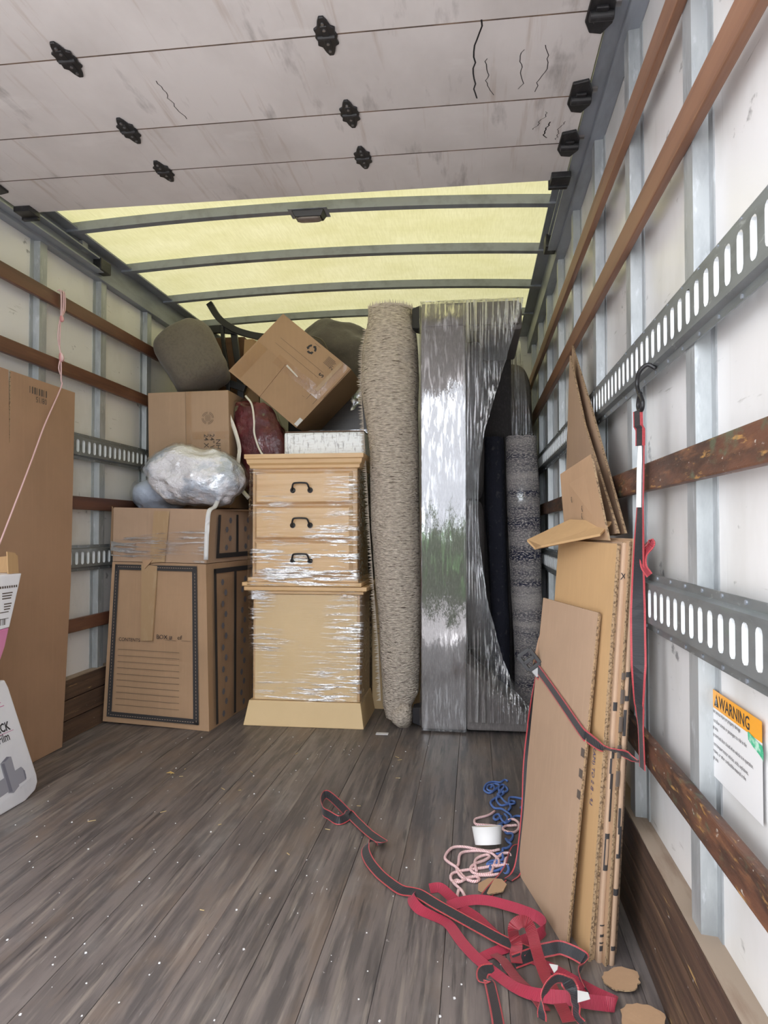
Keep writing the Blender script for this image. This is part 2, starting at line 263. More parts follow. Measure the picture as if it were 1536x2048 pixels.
class MB:
    def __init__(s): s.v = []; s.f = []; s.m = []; s.uv = []
    def face(s, idx, mi=0, uv=None):
        s.f.append(tuple(idx)); s.m.append(mi); s.uv.append(uv)
    def poly(s, pts, mi=0):
        b = len(s.v); s.v += [V(p) for p in pts]; s.face(range(b, b + len(pts)), mi)
    def box(s, lo, hi, mi=0, mat4=None):
        x0, y0, z0 = lo; x1, y1, z1 = hi
        P = [V(p) for p in ((x0, y0, z0), (x1, y0, z0), (x1, y1, z0), (x0, y1, z0), (x0, y0, z1), (x1, y0, z1), (x1, y1, z1), (x0, y1, z1))]
        if mat4: P = [mat4 @ p for p in P]
        s.hexa(P, mi)
    def hexa(s, P, mi=0):
        b = len(s.v); s.v += [V(p) for p in P]
        for q in ((0, 3, 2, 1), (4, 5, 6, 7), (0, 1, 5, 4), (1, 2, 6, 5), (2, 3, 7, 6), (3, 0, 4, 7)):
            s.face([b + i for i in q], mi)
    def prism(s, poly, off, mi=0, mside=None, mback=None):
        off = V(off); n = len(poly); b = len(s.v)
        s.v += [V(p) for p in poly] + [V(p) + off for p in poly]
        s.face(range(b + n - 1, b - 1, -1), mi); s.face(range(b + n, b + 2 * n), mi if mback is None else mback)
        for i in range(n):
            j = (i + 1) % n
            s.face((b + i, b + j, b + n + j, b + n + i), mi if mside is None else mside)
    def rings(s, rings, closed_ring=True, cap=True, mi=0, uvf=None):
        b = len(s.v); n = len(rings[0])
        for r in rings: s.v += [V(p) for p in r]
        for i in range(len(rings) - 1):
            for j in range(n if closed_ring else n - 1):
                k = (j + 1) % n
                uv = None
                if uvf: uv = [uvf(i, j), uvf(i, j + 1), uvf(i + 1, j + 1), uvf(i + 1, j)]
                s.face((b + i * n + j, b + i * n + k, b + (i + 1) * n + k, b + (i + 1) * n + j), mi, uv)
        if cap and closed_ring:
            s.face([b + j for j in range(n - 1, -1, -1)], mi); e = b + (len(rings) - 1) * n
            s.face([e + j for j in range(n)], mi)
    def tube(s, pts, r, n=8, mi=0, closed=False):
        P = [V(p) for p in pts]; N = len(P); rings = []; L = 0; Ls = []
        up = V((0.13, 0.07, 1)).normalized(); prev = None
        for i in range(N):
            t = (P[(i + 1) % N] - P[i - 1]) if closed else (P[min(i + 1, N - 1)] - P[max(i - 1, 0)])
            t = t.normalized() if t.length > 1e-9 else V((0, 0, 1))
            a = (prev - t * prev.dot(t)) if prev is not None else (up - t * up.dot(t))
            if a.length < 1e-4: a = t.orthogonal()
            a.normalize(); prev = a; c = t.cross(a)
            rr = r[i] if isinstance(r, (list, tuple)) else r
            rings.append([P[i] + (a * math.cos(2 * math.pi * k / n) + c * math.sin(2 * math.pi * k / n)) * rr for k in range(n)])
            if i: L += (P[i] - P[i - 1]).length
            Ls.append(L)
        if closed: rings.append(rings[0]); Ls.append(L + 0.01)
        s.rings(rings, True, not closed, mi, lambda i, j: (Ls[i] * 10, j / n))
    def cyl(s, a, b_, r, n=14, mi=0, r2=None):
        s.tube([a, b_], [r, r2 if r2 is not None else r], n, mi)
    def ribbon(s, pts, width, tilt=0.0, thick=0.0016, edge=0.0, wdir=None, mi_edge=1):
        """tilt: radians (number or list); cross-section lies across the path"""
        P = [V(p) for p in pts]; N = len(P); rings = []; Ls = [0]
        h = width / 2
        us = [-h, -h + edge, h - edge, h] if edge else [-h, h]
        prev = None
        for i in range(N):
            t = (P[min(i + 1, N - 1)] - P[max(i - 1, 0)]).normalized()
            if wdir is not None:
                wd = wdir[i] if isinstance(wdir, list) else wdir
                sd = V(wd); sd = (sd - t * sd.dot(t)).normalized()
            else:
                sd = t.cross(V((0, 0, 1)))
                sd = prev if sd.length < 0.05 else sd.normalized()
                if prev is not None and sd.dot(prev) < -0.3 and False: sd = -sd
            prev = sd
            nn = sd.cross(t).normalized()
            a = tilt[i] if isinstance(tilt, list) else tilt
            s2 = sd * math.cos(a) + nn * math.sin(a); n2 = s2.cross(t).normalized()
            if n2.z < 0: n2 = -n2
            rings.append([P[i] + s2 * u + n2 * thick for u in us] + [P[i] + s2 * u for u in reversed(us)])
            if i: Ls.append(Ls[-1] + (P[i] - P[i - 1]).length)
        b = len(s.v); n = len(rings[0]); k = len(us)
        for r in rings: s.v += r
        for i in range(N - 1):
            for j in range(n):
                j2 = (j + 1) % n
                mi = 0
                if edge and j not in (1, k + 1): mi = mi_edge
                s.face((b + i * n + j, b + i * n + j2, b + (i + 1) * n + j2, b + (i + 1) * n + j), mi,
                       [(Ls[i], j), (Ls[i], j + 1), (Ls[i + 1], j + 1), (Ls[i + 1], j)])
        s.face([b + j for j in range(n - 1, -1, -1)], 0); s.face([b + (N - 1) * n + j for j in range(n)], 0)
    def grid(s, nu, nv, fn, mi=0):
        b = len(s.v)
        for i in range(nu + 1):
            for j in range(nv + 1): s.v.append(V(fn(i / nu, j / nv)))
        for i in range(nu):
            for j in range(nv):
                a = b + i * (nv + 1) + j
                s.face((a, a + nv + 1, a + nv + 2, a + 1), mi, [(i / nu, j / nv), ((i + 1) / nu, j / nv), ((i + 1) / nu, (j + 1) / nv), (i / nu, (j + 1) / nv)])
    def blob(s, c, r, e=1.0, e2=1.0, amp=0.0, freq=3.0, seed=0, rot=None, nu=40, nv=24, mod=None, mi=0, ridge=0.0):
        rings = []; c = V(c)
        sg = lambda x, p: math.copysign(abs(x) ** p, x)
        for i in range(nv + 1):
            ph = -math.pi / 2 + math.pi * i / nv; ph = max(-math.pi / 2 + 0.02, min(math.pi / 2 - 0.02, ph))
            ring = []
            for j in range(nu):
                t = 2 * math.pi * j / nu
                p = V((r[0] * sg(math.cos(ph), e) * sg(math.cos(t), e2), r[1] * sg(math.cos(ph), e) * sg(math.sin(t), e2), r[2] * sg(math.sin(ph), e)))
                if mod: p = mod(p)
                if amp:
                    q = p * freq + V((seed * 3.7, seed * 1.3, 0))
                    p = p * (1 + amp * noise.noise(q) / max(0.05, 1) + 0.4 * amp * noise.noise(q * 2.7))
                if ridge:
                    q = p * 9 + V((seed * 2.1, 0, seed)); p = p * (1 + ridge * (0.35 - abs(noise.noise(q)) - 0.5 * abs(noise.noise(q * 2.3))))
                if rot: p = rot @ p
                ring.append(c + p)
            rings.append(ring)
        s.rings(rings, True, True, mi, lambda i, j: (j / nu * 6.28 * r[0], i / nv * 3.14 * r[2]))
    def build(s, name, mats, parent=None, smooth=False, bevel=0.0, segs=2, weld=False):
        if not isinstance(mats, (list, tuple)): mats = [mats]
        me = bpy.data.meshes.new(name)
        off = V((0, 0, 0)); q = parent
        while q is not None: off += q.location; q = q.parent
        me.from_pydata([tuple(p - off) for p in s.v], [], s.f)
        for m_ in mats: me.materials.append(m_)
        for p, i in zip(me.polygons, s.m): p.material_index = i; p.use_smooth = smooth
        if any(u for u in s.uv):
            ul = me.uv_layers.new(name='UVMap')
            for p, u in zip(me.polygons, s.uv):
                if u:
                    for li, c in zip(p.loop_indices, u): ul.data[li].uv = c
        if bevel or weld:
            bm = bmesh.new(); bm.from_mesh(me)
            if weld: bmesh.ops.remove_doubles(bm, verts=bm.verts, dist=1e-5)
            bmesh.ops.recalc_face_normals(bm, faces=bm.faces)
            if bevel:
                ed = [e for e in bm.edges if len(e.link_faces) == 2 and e.calc_face_angle(0) > 0.5]
                bmesh.ops.bevel(bm, geom=ed, offset=bevel, segments=segs, profile=0.6, affect='EDGES')
            bm.to_mesh(me); bm.free()
        o = bpy.data.objects.new(name, me); C.objects.link(o)
        if parent is not None: o.parent = parent
        return o

def tag(o, label, cat, group=None, kind=None):
    o['label'] = label; o['category'] = cat
    if group: o['group'] = group
    if kind: o['kind'] = kind
    return o
def thing(name, loc, label, cat, group=None):
    o = bpy.data.objects.new(name, None); o.empty_display_size = 0.05; C.objects.link(o); o.location = loc
    return tag(o, label, cat, group)
def struct(o): o['kind'] = 'structure'; return o
def empty_struct(name, loc=(0, 0, 0)):
    o = bpy.data.objects.new(name, None); C.objects.link(o); o.location = loc; return struct(o)
def inst(src, parent, loc=(0, 0, 0), name=None):
    o = src.copy(); C.objects.link(o); o.parent = parent; o.location = loc
    if name: o.name = name
    return o
def stuff(o): o['kind'] = 'stuff'; return o

def text_into(mb, body, origin, xd, yd, size, mi=0, align='LEFT', narrow=1.0, thick=None):
    cu = bpy.data.curves.new('lettering', 'FONT'); cu.body = body; cu.size = size; cu.align_x = align; cu.resolution_u = 2
    if thick: cu.offset = thick * size
    o = bpy.data.objects.new('lettering', cu); C.objects.link(o)
    dg = bpy.context.evaluated_depsgraph_get(); me = bpy.data.meshes.new_from_object(o.evaluated_get(dg))
    xd = V(xd).normalized(); yd = V(yd).normalized(); b = len(mb.v)
    for v in me.vertices: mb.v.append(V(origin) + xd * v.co.x * narrow + yd * v.co.y)
    for p in me.polygons: mb.face([b + i for i in p.vertices], mi)
    bpy.data.objects.remove(o); bpy.data.curves.remove(cu); bpy.data.meshes.remove(me)

class Face:
    """a flat frame on a real surface: origin, x and y directions, outward normal; for print, tape and stickers"""
    def __init__(s, o, x, y, lift=0.0008):
        s.o = V(o); s.x = V(x).normalized(); s.y = V(y); s.y = (s.y - s.x * s.y.dot(s.x)).normalized(); s.n = s.x.cross(s.y); s.l = lift; s.mb = MB()
    def p(s, u, v, l=None): return s.o + s.x * u + s.y * v + s.n * (s.l if l is None else l)
    def rect(s, u0, v0, u1, v1, mi=0): s.mb.poly([s.p(u0, v0), s.p(u1, v0), s.p(u1, v1), s.p(u0, v1)], mi)
    def poly(s, pts, mi=0): s.mb.poly([s.p(*q) for q in pts], mi)
    def line(s, a, b, w, mi=0):
        d = V((b[0] - a[0], b[1] - a[1], 0)).normalized(); k = V((-d.y, d.x, 0)) * w / 2
        s.poly([(a[0] - k.x, a[1] - k.y), (b[0] - k.x, b[1] - k.y), (b[0] + k.x, b[1] + k.y), (a[0] + k.x, a[1] + k.y)], mi)
    def text(s, body, u, v, size, mi=0, dx=(1, 0), align='LEFT', narrow=1.0, thick=None, mirror=False):
        xd = s.x * dx[0] + s.y * dx[1]; yd = s.x * -dx[1] + s.y * dx[0]
        if mirror: yd = -yd
        text_into(s.mb, body, s.p(u, v), xd, yd, size, mi, align, narrow, thick)

# ------------------------------------------------------------------ outside ground
g = MB(); g.box((-30, -40, -0.95), (30, 30, -0.85)); struct(g.build('ground', M['asphalt']))

# a clipped hedge across the yard behind the viewer; it shows in the wrapped sofa's reflection
hd = MB()
for k in range(16): hd.blob((-11.5 + 1.5 * k + random.uniform(-0.2, 0.2), -9.5, 0.1), (1.05, 0.8, 1.0 + random.uniform(-0.1, 0.25)), e=0.7, e2=0.8, amp=0.35, freq=2.2, seed=70 + k, nu=22, nv=14)
M['hedge'] = mat('hedge_leaves', (0.06, 0.11, 0.04), [((0.025, 0.045, 0.02), (9, 9, 9), 0.45, 0.6, 0.9)], rough=0.8)
hdo = hd.build('hedge', M['hedge']); struct(hdo)

# ------------------------------------------------------------------ truck body: floor
Y0, Y1 = 0.42, 5.25
XL, XR = -1.965, 0.43
fl = MB(); fl.box((XL - 0.03, Y0, -0.12), (XR + 0.03, Y1 + 0.04, -0.022)); floor = struct(fl.build('floor', M['steel']))
pw = 0.1447
pl = MB(); pl.box((-pw / 2 + 0.0005, Y0, -0.021), (pw / 2 - 0.0005, Y1, 0)); plank = pl.build('plank', M['plank'], floor, bevel=0.0009, segs=1)
xs = [-1.8847 + pw * i for i in range(17)]
for i, x in enumerate(xs):
    o = plank if i == 0 else inst(plank, floor)
    o.location = (x, 0, 0)
    o.location.z = -0.0006 * (i % 3)

# ------------------------------------------------------------------ side walls
Yst = [0.85 + 0.523 * i for i in range(9)]          # stud centres
def side_wall(side, X, sgn, zs):
    """sgn: direction into the truck (+1 for the left wall)"""
    wl_ = empty_struct('wall_' + side)
    sh = MB(); sh.box((min(X - sgn * 0.03, X - sgn * 0.006), Y0, -0.02), (max(X - sgn * 0.03, X - sgn * 0.006), Y1, 2.55)); struct(sh.build('outer_skin', M['galv'], wl_))
    edges = [Y0] + Yst + [Y1]
    for a, b in zip(edges[:-1], edges[1:]):
        p = MB(); p.box((min(X, X - sgn * 0.005), a + 0.001, 0.0), (max(X, X - sgn * 0.005), b - 0.001, 2.5)); p.build('wall_panel', M['panel'], wl_)
    # hat-section studs
    st = MB(); d = 0.030
    prof = [(-0.055, 0.002), (-0.055, 0.0), (-0.028, 0.0), (-0.028, 0.001)]
    ring = [(-0.056, 0.0), (-0.056, 0.003), (-0.032, 0.003), (-0.027, d), (0.027, d), (0.032, 0.003), (0.056, 0.003), (0.056, 0.0)]
    st.rings([[(X + sgn * q, y, z) for y, q in ring] for z in (0.02, 2.315)])
    stud0 = st.build('stud', M['galv'], wl_)
    for i, y in enumerate(Yst):
        o = stud0 if i == 0 else inst(stud0, wl_)
        o.location = (0, y, 0)
    f0, f1 = X + sgn * 0.030, X + sgn * 0.050          # slat back and face
    for k, (zt, zb, m) in enumerate(zs['slats']):
        b = MB(); b.box((min(f0, f1), Y0 + 0.02, zb), (max(f0, f1), Y1, zt)); b.build('slat', M[m], wl_, bevel=0.004)
    for zc in zs['tracks']:
        etrack(wl_, X, sgn, zc)
    k = MB()
    kb = empty_struct('baseboard_' + side)
    bk = MB(); bk.box((min(X, X + sgn * 0.02), Y0, 0.0), (max(X, X + sgn * 0.02), Y1, zs['kick'] - 0.004)); bk.build('backing', M['kick'], kb)
    h = zs['kick'] / 3
    for i in range(3):
        b = MB(); b.box((min(X + sgn * 0.02, X + sgn * 0.044), Y0, h * i + 0.001), (max(X + sgn * 0.02, X + sgn * 0.044), Y1, h * (i + 1) - 0.003))
        b.build('board', M['kick'], kb, bevel=0.003)
    cp = MB(); cp.box((min(X, X + sgn * 0.042), Y0, zs['kick'] - 0.004), (max(X, X + sgn * 0.042), Y1, zs['kick'])); cp.build('dusty_top', M['dust'], kb)
    return wl_

def etrack(parent, X, sgn, zc):
    mb = MB(); H2 = 0.044; fl_h = 0.064; d0, d1 = 0.034, 0.046
    P = lambda y, z, d: (X + sgn * d, y, zc + z)
    sp = 0.0508; n = int((Y1 - Y0 - 0.02) / sp); ya = Y0 + 0.02
    lv = [-0.031, -0.028, -0.022, 0.022, 0.028, 0.031]; hw = [0.005, 0.010, 0.0125, 0.0125, 0.010, 0.005]
    for i in range(n):
        y0 = ya + i * sp; y1 = y0 + sp; c = y0 + sp / 2
        for z0, z1 in ((-H2, lv[0]), (lv[-1], H2)):
            mb.poly([P(y0, z0, d1), P(y1, z0, d1), P(y1, z1, d1), P(y0, z1, d1)])
        for k in range(5):
            a, b = lv[k], lv[k + 1]
            mb.poly([P(y0, a, d1), P(c - hw[k], a, d1), P(c - hw[k + 1], b, d1), P(y0, b, d1)])
            mb.poly([P(c + hw[k], a, d1), P(y1, a, d1), P(y1, b, d1), P(c + hw[k + 1], b, d1)])
            for s_ in (-1, 1):
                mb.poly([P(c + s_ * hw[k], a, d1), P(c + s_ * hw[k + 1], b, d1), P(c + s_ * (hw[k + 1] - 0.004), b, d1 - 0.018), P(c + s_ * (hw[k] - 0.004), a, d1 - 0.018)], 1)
    ye = ya + n * sp
    for s_ in (-1, 1):                               # bent edge and flange
        mb.poly([P(ya, s_ * H2, d1), P(ye, s_ * H2, d1), P(ye, s_ * (H2 + 0.005), d0), P(ya, s_ * (H2 + 0.005), d0)])
        mb.poly([P(ya, s_ * (H2 + 0.005), d0), P(ye, s_ * (H2 + 0.005), d0), P(ye, s_ * fl_h, d0), P(ya, s_ * fl_h, d0)])
        mb.poly([P(ya, s_ * fl_h, d0), P(ye, s_ * fl_h, d0), P(ye, s_ * fl_h, d0 - 0.003), P(ya, s_ * fl_h, d0 - 0.003)])
    o = mb.build('cargo_track', [M['track'], M['lip_lit']], parent)
    rv = MB()
    y = ya + 0.05
    while y < ye:
        for s_ in (-1, 1):
            q = X + sgn * d0
            rv.cyl((q, y, zc + s_ * 0.0575), (q + sgn * 0.0025, y, zc + s_ * 0.0575), 0.0038, 7)
        y += 0.1016
    stuff(rv.build('rivet', M['steel'], o))

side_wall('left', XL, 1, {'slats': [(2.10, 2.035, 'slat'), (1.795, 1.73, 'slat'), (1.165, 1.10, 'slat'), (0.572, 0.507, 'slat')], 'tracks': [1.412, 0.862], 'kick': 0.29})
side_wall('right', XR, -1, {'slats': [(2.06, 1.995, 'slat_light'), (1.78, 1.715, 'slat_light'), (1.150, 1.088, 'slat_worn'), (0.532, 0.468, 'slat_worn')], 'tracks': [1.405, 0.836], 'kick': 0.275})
bwm = MB(); bwm.box((XL - 0.04, Y1, -0.05), (XR + 0.04, Y1 + 0.04, 2.6)); struct(bwm.build('wall_front', M['panel']))

# ------------------------------------------------------------------ roof
rf = MB(); ZR = 2.455
def roofz(x): u = (x - (XL + XR) / 2) / ((XR - XL) / 2); return ZR + 0.04 * (1 - u * u)
rf.grid(24, 2, lambda u, v: (XL - 0.02 + (XR - XL + 0.04) * u, Y0 + (Y1 + 0.04 - Y0) * v, roofz(XL + (XR - XL) * u)))
ceiling = struct(rf.build('ceiling', M['roof'], smooth=True))
bo = MB(); n = 20
bo.rings([[(x, -0.019, roofz(x) - 0.003), (x, 0.019, roofz(x) - 0.003), (x, 0.019, roofz(x) - 0.045), (x, -0.019, roofz(x) - 0.045)] for x in [XL + 0.02 + (XR - XL - 0.04) * i / n for i in range(n + 1)]])
bow0 = bo.build('roof_bow', M['steel'], ceiling)
for i, y in enumerate([1.01, 1.535, 2.06, 2.585, 3.11, 3.635, 4.16, 4.685]):
    o = bow0 if i == 0 else inst(bow0, ceiling)
    o.location = (0, y, 0)
def header(name, X, sgn):
    h = empty_struct(name)
    b = MB(); b.box((min(X, X + sgn * 0.045), Y0, 2.30), (max(X, X + sgn * 0.045), Y1, 2.47)); b.build('header_rail', M['steel'], h, bevel=0.003)
    l_ = MB(); l_.box((min(X + sgn * 0.045, X + sgn * 0.105), Y0, 2.425), (max(X + sgn * 0.045, X + sgn * 0.105), Y1, 2.433)); l_.build('header_flange', M['steel'], h)
    # door track: C channel open to the middle
    t = MB(); a = X + sgn * 0.045
    pr = [(0.0, 2.315), (0.042, 2.315), (0.042, 2.322), (0.006, 2.322), (0.006, 2.372), (0.042, 2.372), (0.042, 2.379), (0.0, 2.379)]
    t.rings([[(a + sgn * q, y, z) for q, z in pr] for y in (Y0, 3.36)]); t.build('door_track', M['steel'], h)
    e = MB(); e.box((min(a + sgn * 0.002, a + sgn * 0.055), 3.32, 2.318), (max(a + sgn * 0.002, a + sgn * 0.050), 3.42, 2.380)); e.build('end_stop', M['grime'], h, bevel=0.006)
    e = MB(); e.box((min(a, a + sgn * 0.02), 3.2, 2.37), (max(a, a + sgn * 0.02), 3.25, 2.42)); e.build('track_bracket', M['galv'], h, bevel=0.003)
    return h
header('trim_1', XL, 1); header('trim_2', XR, -1)

# roof lamp on the first visible bow
lx, ly = -0.745, 3.11; lz = roofz(lx) - 0.047
lp = thing('roof_lamp', (lx, ly, lz), 'small black rectangular lamp with a smoky lens on the roof bow nearest the door', 'lamp')
b = MB(); b.box((lx - 0.09, ly - 0.05, lz - 0.004), (lx + 0.09, ly + 0.05, lz)); b.build('mounting_plate', M['steel'], lp, bevel=0.0015)
b = MB(); b.hexa([(lx - 0.06, ly - 0.03, lz - 0.03), (lx + 0.06, ly - 0.03, lz - 0.03), (lx + 0.06, ly + 0.03, lz - 0.03), (lx - 0.06, ly + 0.03, lz - 0.03),
                 (lx - 0.075, ly - 0.04, lz - 0.004), (lx + 0.075, ly - 0.04, lz - 0.004), (lx + 0.075, ly + 0.04, lz - 0.004), (lx - 0.075, ly + 0.04, lz - 0.004)]); b.build('housing', M['black'], lp, bevel=0.003)
b = MB(); b.blob((lx, ly, lz - 0.03), (0.055, 0.026, 0.010), e=0.6, e2=0.4, nu=24, nv=10); b.build('lens', M['lens'], lp, smooth=True)
for s_ in (-1, 1):
    b = MB(); b.cyl((lx + s_ * 0.052, ly - 0.022, lz - 0.034), (lx + s_ * 0.052, ly - 0.022, lz - 0.030), 0.0035, 8); b.build('screw', M['bolt'], lp)

# ------------------------------------------------------------------ raised roll-up door
door = empty_struct('door_1')
DX0, DX1, DZ = -1.83, 0.335, 2.30
dy = [2.65, 2.395, 2.135, 1.785, 1.435, 1.085, 0.735, 0.45]
for k, (a, b_) in enumerate(zip(dy[:-1], dy[1:])):
    p = MB(); p.box((DX0, b_ + 0.0012, DZ), (DX1, a - 0.0012, DZ + 0.022)); pn = p.build('door_panel', M['door'], door)
    if k == 1 or k == 2:
        cr = MB()
        starts = [(0.24, 2.355), (0.27, 2.37), (0.19, 2.30)] if k == 1 else [(0.01, 2.11), (0.13, 2.08), (0.18, 2.10), (0.06, 2.10), (-0.9, 2.1)]
        for q, (x, y) in enumerate(starts):
            L = random.uniform(0.10, 0.30) if k == 2 else random.uniform(0.06, 0.12)
            if k == 2 and q == 0: L = 0.33
            n = 14; wd = 0.0022 if q == 0 else 0.0012; xc = x; pts = []
            for i in range(n + 1):
                pts.append((xc, y - L * i / n)); xc += random.uniform(-0.006, 0.0085)
                if y - L * i / n < b_ + 0.01: break
            for (xa, ya), (xb, yb) in zip(pts[:-1], pts[1:]):
                cr.poly([(xa - wd, ya, DZ - 0.0004), (xb - wd, yb, DZ - 0.0004), (xb + wd, yb, DZ - 0.0004), (xa + wd, ya, DZ - 0.0004)])
        stuff(cr.build('crack', M['grime'], pn))
    if k: 
        sm = MB(); sm.box((DX0, a - 0.0025, DZ - 0.0003), (DX1, a + 0.0025, DZ + 0.03)); sm.build('seam_strip', M['seam'], door)
def hinge_mb(w_, l_):
    m = MB()
    half = [(0.20, 1.0), (0.42, 0.80), (0.60, 0.52), (0.95, 0.42), (0.86, 0.20), (1.0, 0.0), (0.86, -0.20), (0.95, -0.42), (0.60, -0.52), (0.42, -0.80), (0.20, -1.0)]
    out = half + [(-x, y) for x, y in reversed(half)]
    m.prism([(x * w_, y * l_, 0.0) for x, y in out], (0, 0, -0.007))
    m.cyl((-w_ * 0.8, 0, -0.007), (w_ * 0.8, 0, -0.007), 0.0065, 10)
    m.box((-w_ * 0.32, -l_ * 0.6, -0.009), (w_ * 0.32, l_ * 0.6, -0.006))
    return m
hm = hinge_mb(0.030, 0.072)
h0 = hm.build('hinge', M['grime'], door, bevel=0.0015, segs=1)
bm_ = MB()
for yy in (0.05, 0.022, -0.03, -0.052): bm_.cyl((0, yy, -0.0075), (0, yy, -0.0115), 0.0042, 8)
bolt0 = bm_.build('bolt', M['bolt'], h0)
first = True
for x in (-1.112, -0.383):
    for y in dy[1:5]:
        if first: o = h0; first = False
        else:
            o = inst(h0, door); bb = inst(bolt0, o)
        o.location = (x, y, DZ)
eh = MB()
eh.prism([(-0.032, -0.07, 0), (0.012, -0.082, 0), (0.030, -0.03, 0), (0.034, 0.04, 0), (0.012, 0.078, 0), (-0.02, 0.07, 0), (-0.036, 0.03, 0)], (0, 0, -0.009))
eh.cyl((-0.03, 0, -0.014), (0.03, 0, -0.014), 0.014, 10)
eh.box((-0.016, -0.03, -0.016), (0.014, 0.03, -0.008))
e0 = eh.build('end_hinge', M['grime'], door, bevel=0.002, segs=1)
rl = MB(); rl.cyl((0.02, 0, 0.028), (0.048, 0, 0.028), 0.02, 14); rl.cyl((-0.02, 0, 0.0), (0.05, 0, 0.028), 0.005, 8)
r0 = rl.build('roller', M['bolt'], e0)
first = True
for x, sx in ((0.318, 1), (-1.80, -1)):
    for y in dy[1:5]:
        if first: o = e0; first = False
        else:
            o = inst(e0, door); rr = inst(r0, o)
        o.location = (x, y, DZ); o.rotation_euler = (0, 0, 0 if sx > 0 else math.pi)
for x in (0.315, -1.80):
    b = MB(); b.box((x - 0.035, 2.585, DZ - 0.022), (x + 0.035, 2.655, DZ)); b.box((x - 0.04, 2.645, DZ - 0.03), (x + 0.03, 2.665, DZ + 0.012)); b.build('bottom_bracket', M['grime'], door, bevel=0.003)

# ------------------------------------------------------------------ warning sticker on the right wall
ws = thing('warning_sign', (XR - 0.0055, 1.25, 0.60), 'orange and white WARNING sticker with small black lettering on the right wall', 'sign')
F = Face((XR - 0.0055, 1.378, 0.714), (0, -1, 0), (0, 0, 1), 0.0006)
F.rect(0, -0.155, 0.255, -0.031); F.mb.build('label_sheet', M['sticker'], ws)
F2 = Face(F.o, F.x, F.y, 0.0009); F2.rect(0, -0.032, 0.255, 0); F2.mb.build('orange_band', M['orange'], ws)
F3 = Face(F.o, F.x, F.y, 0.0013)
F3.text('WARNING', 0.068, -0.0265, 0.0295, narrow=0.98, thick=0.012)
F3.poly([(0.044, -0.027), (0.066, -0.027), (0.055, -0.006)])
y = -0.0405
for s_, u in (('To prevent serious injury or property damage:', 0.010), ('\u221a Do not allow animals or passengers to ride in the', 0.018), ('cargo area.', 0.025),
              ('\u221a Keep overhead door closed when vehicle is in operation.', 0.018), ('\u221a Do not transport motor vehicles, acids, explosives,', 0.018), ('corrosives, or other combustible material in the', 0.025), ('cargo area.', 0.025)):
    s2 = s_.replace('\u221a ', '')
    F3.text(s2, u + (0.007 if s_ != s2 else 0), y, 0.0098, narrow=0.86)
    if s_ != s2: F3.line((u, y + 0.004), (u + 0.002, y), 0.0008); F3.line((u + 0.002, y), (u + 0.005, y + 0.008), 0.0008)
    y -= 0.0125 if u == 0.025 or s_.endswith('the') or s_.endswith('explosives,') else 0.0165
F3.mb.build('lettering', M['ink'], ws)
F4 = Face(F.o, F.x, F.y, 0.0017); F4.rect(0.0535, -0.0225, 0.0565, -0.013); F4.rect(0.0535, -0.0258, 0.0565, -0.0238); F4.mb.build('white_mark', M['sticker'], ws)
F5 = Face(F.o, F.x, F.y, 0.0018); F5.poly([(0.200, -0.030), (0.204, -0.029), (0.235, -0.034), (0.258, -0.036), (0.262, -0.046), (0.261, -0.057), (0.246, -0.052), (0.216, -0.046), (0.203, -0.042)]); F5.mb.build('green_smear', M['green'], ws)

# ------------------------------------------------------------------ cartons
def hexbox(P, name, m, parent, bevel=0.004): 
    b = MB(); b.hexa(P); return b.build(name, m, parent, bevel=bevel)
def lerp2(a, b, c, d, u, v):
    """point of the quad a (0,0) b (1,0) c (1,1) d (0,1)"""
    a, b, c, d = V(a), V(b), V(c), V(d)
    return (a * (1 - u) + b * u) * (1 - v) + (d * (1 - u) + c * u) * v
class Quad:
    """flat print laid on a nearly flat four-cornered side"""
    def __init__(s, a, b, c, d, lift=0.0015):
        s.q = (V(a), V(b), V(c), V(d)); n = (V(b) - V(a)).cross(V(d) - V(a)).normalized(); s.n = n * lift; s.mb = MB()
        s.W = (V(b) - V(a)).length; s.Hh = (V(d) - V(a)).length
    def p(s, u, v): return lerp2(*s.q, u, v) + s.n
    def rect(s, u0, v0, u1, v1, mi=0, n=1):
        for k in range(n):
            a = k / n; b = (k + 1) / n
            if u1 - u0 > v1 - v0: s.mb.poly([s.p(u0 + (u1 - u0) * a, v0), s.p(u0 + (u1 - u0) * b, v0), s.p(u0 + (u1 - u0) * b, v1), s.p(u0 + (u1 - u0) * a, v1)], mi)
            else: s.mb.poly([s.p(u0, v0 + (v1 - v0) * a), s.p(u1, v0 + (v1 - v0) * a), s.p(u1, v0 + (v1 - v0) * b), s.p(u0, v0 + (v1 - v0) * b)], mi)
    def slab(s, poly, t, mb, mi=0):
        mb.prism([lerp2(*s.q, u, v) for u, v in poly], s.n.normalized() * t, mi)
    def text(s, body, u, v, size, mi=0, dx=(1, 0), narrow=1.0, thick=None, align='LEFT'):
        e = 0.01
        X = (lerp2(*s.q, u + e, v) - lerp2(*s.q, u, v)).normalized(); Y = (lerp2(*s.q, u, v + e) - lerp2(*s.q, u, v)).normalized()
        xd = X * dx[0] + Y * dx[1]; yd = X * -dx[1] + Y * dx[0]
        text_into(s.mb, body, s.p(u, v), xd, yd, size, mi, align, narrow, thick)

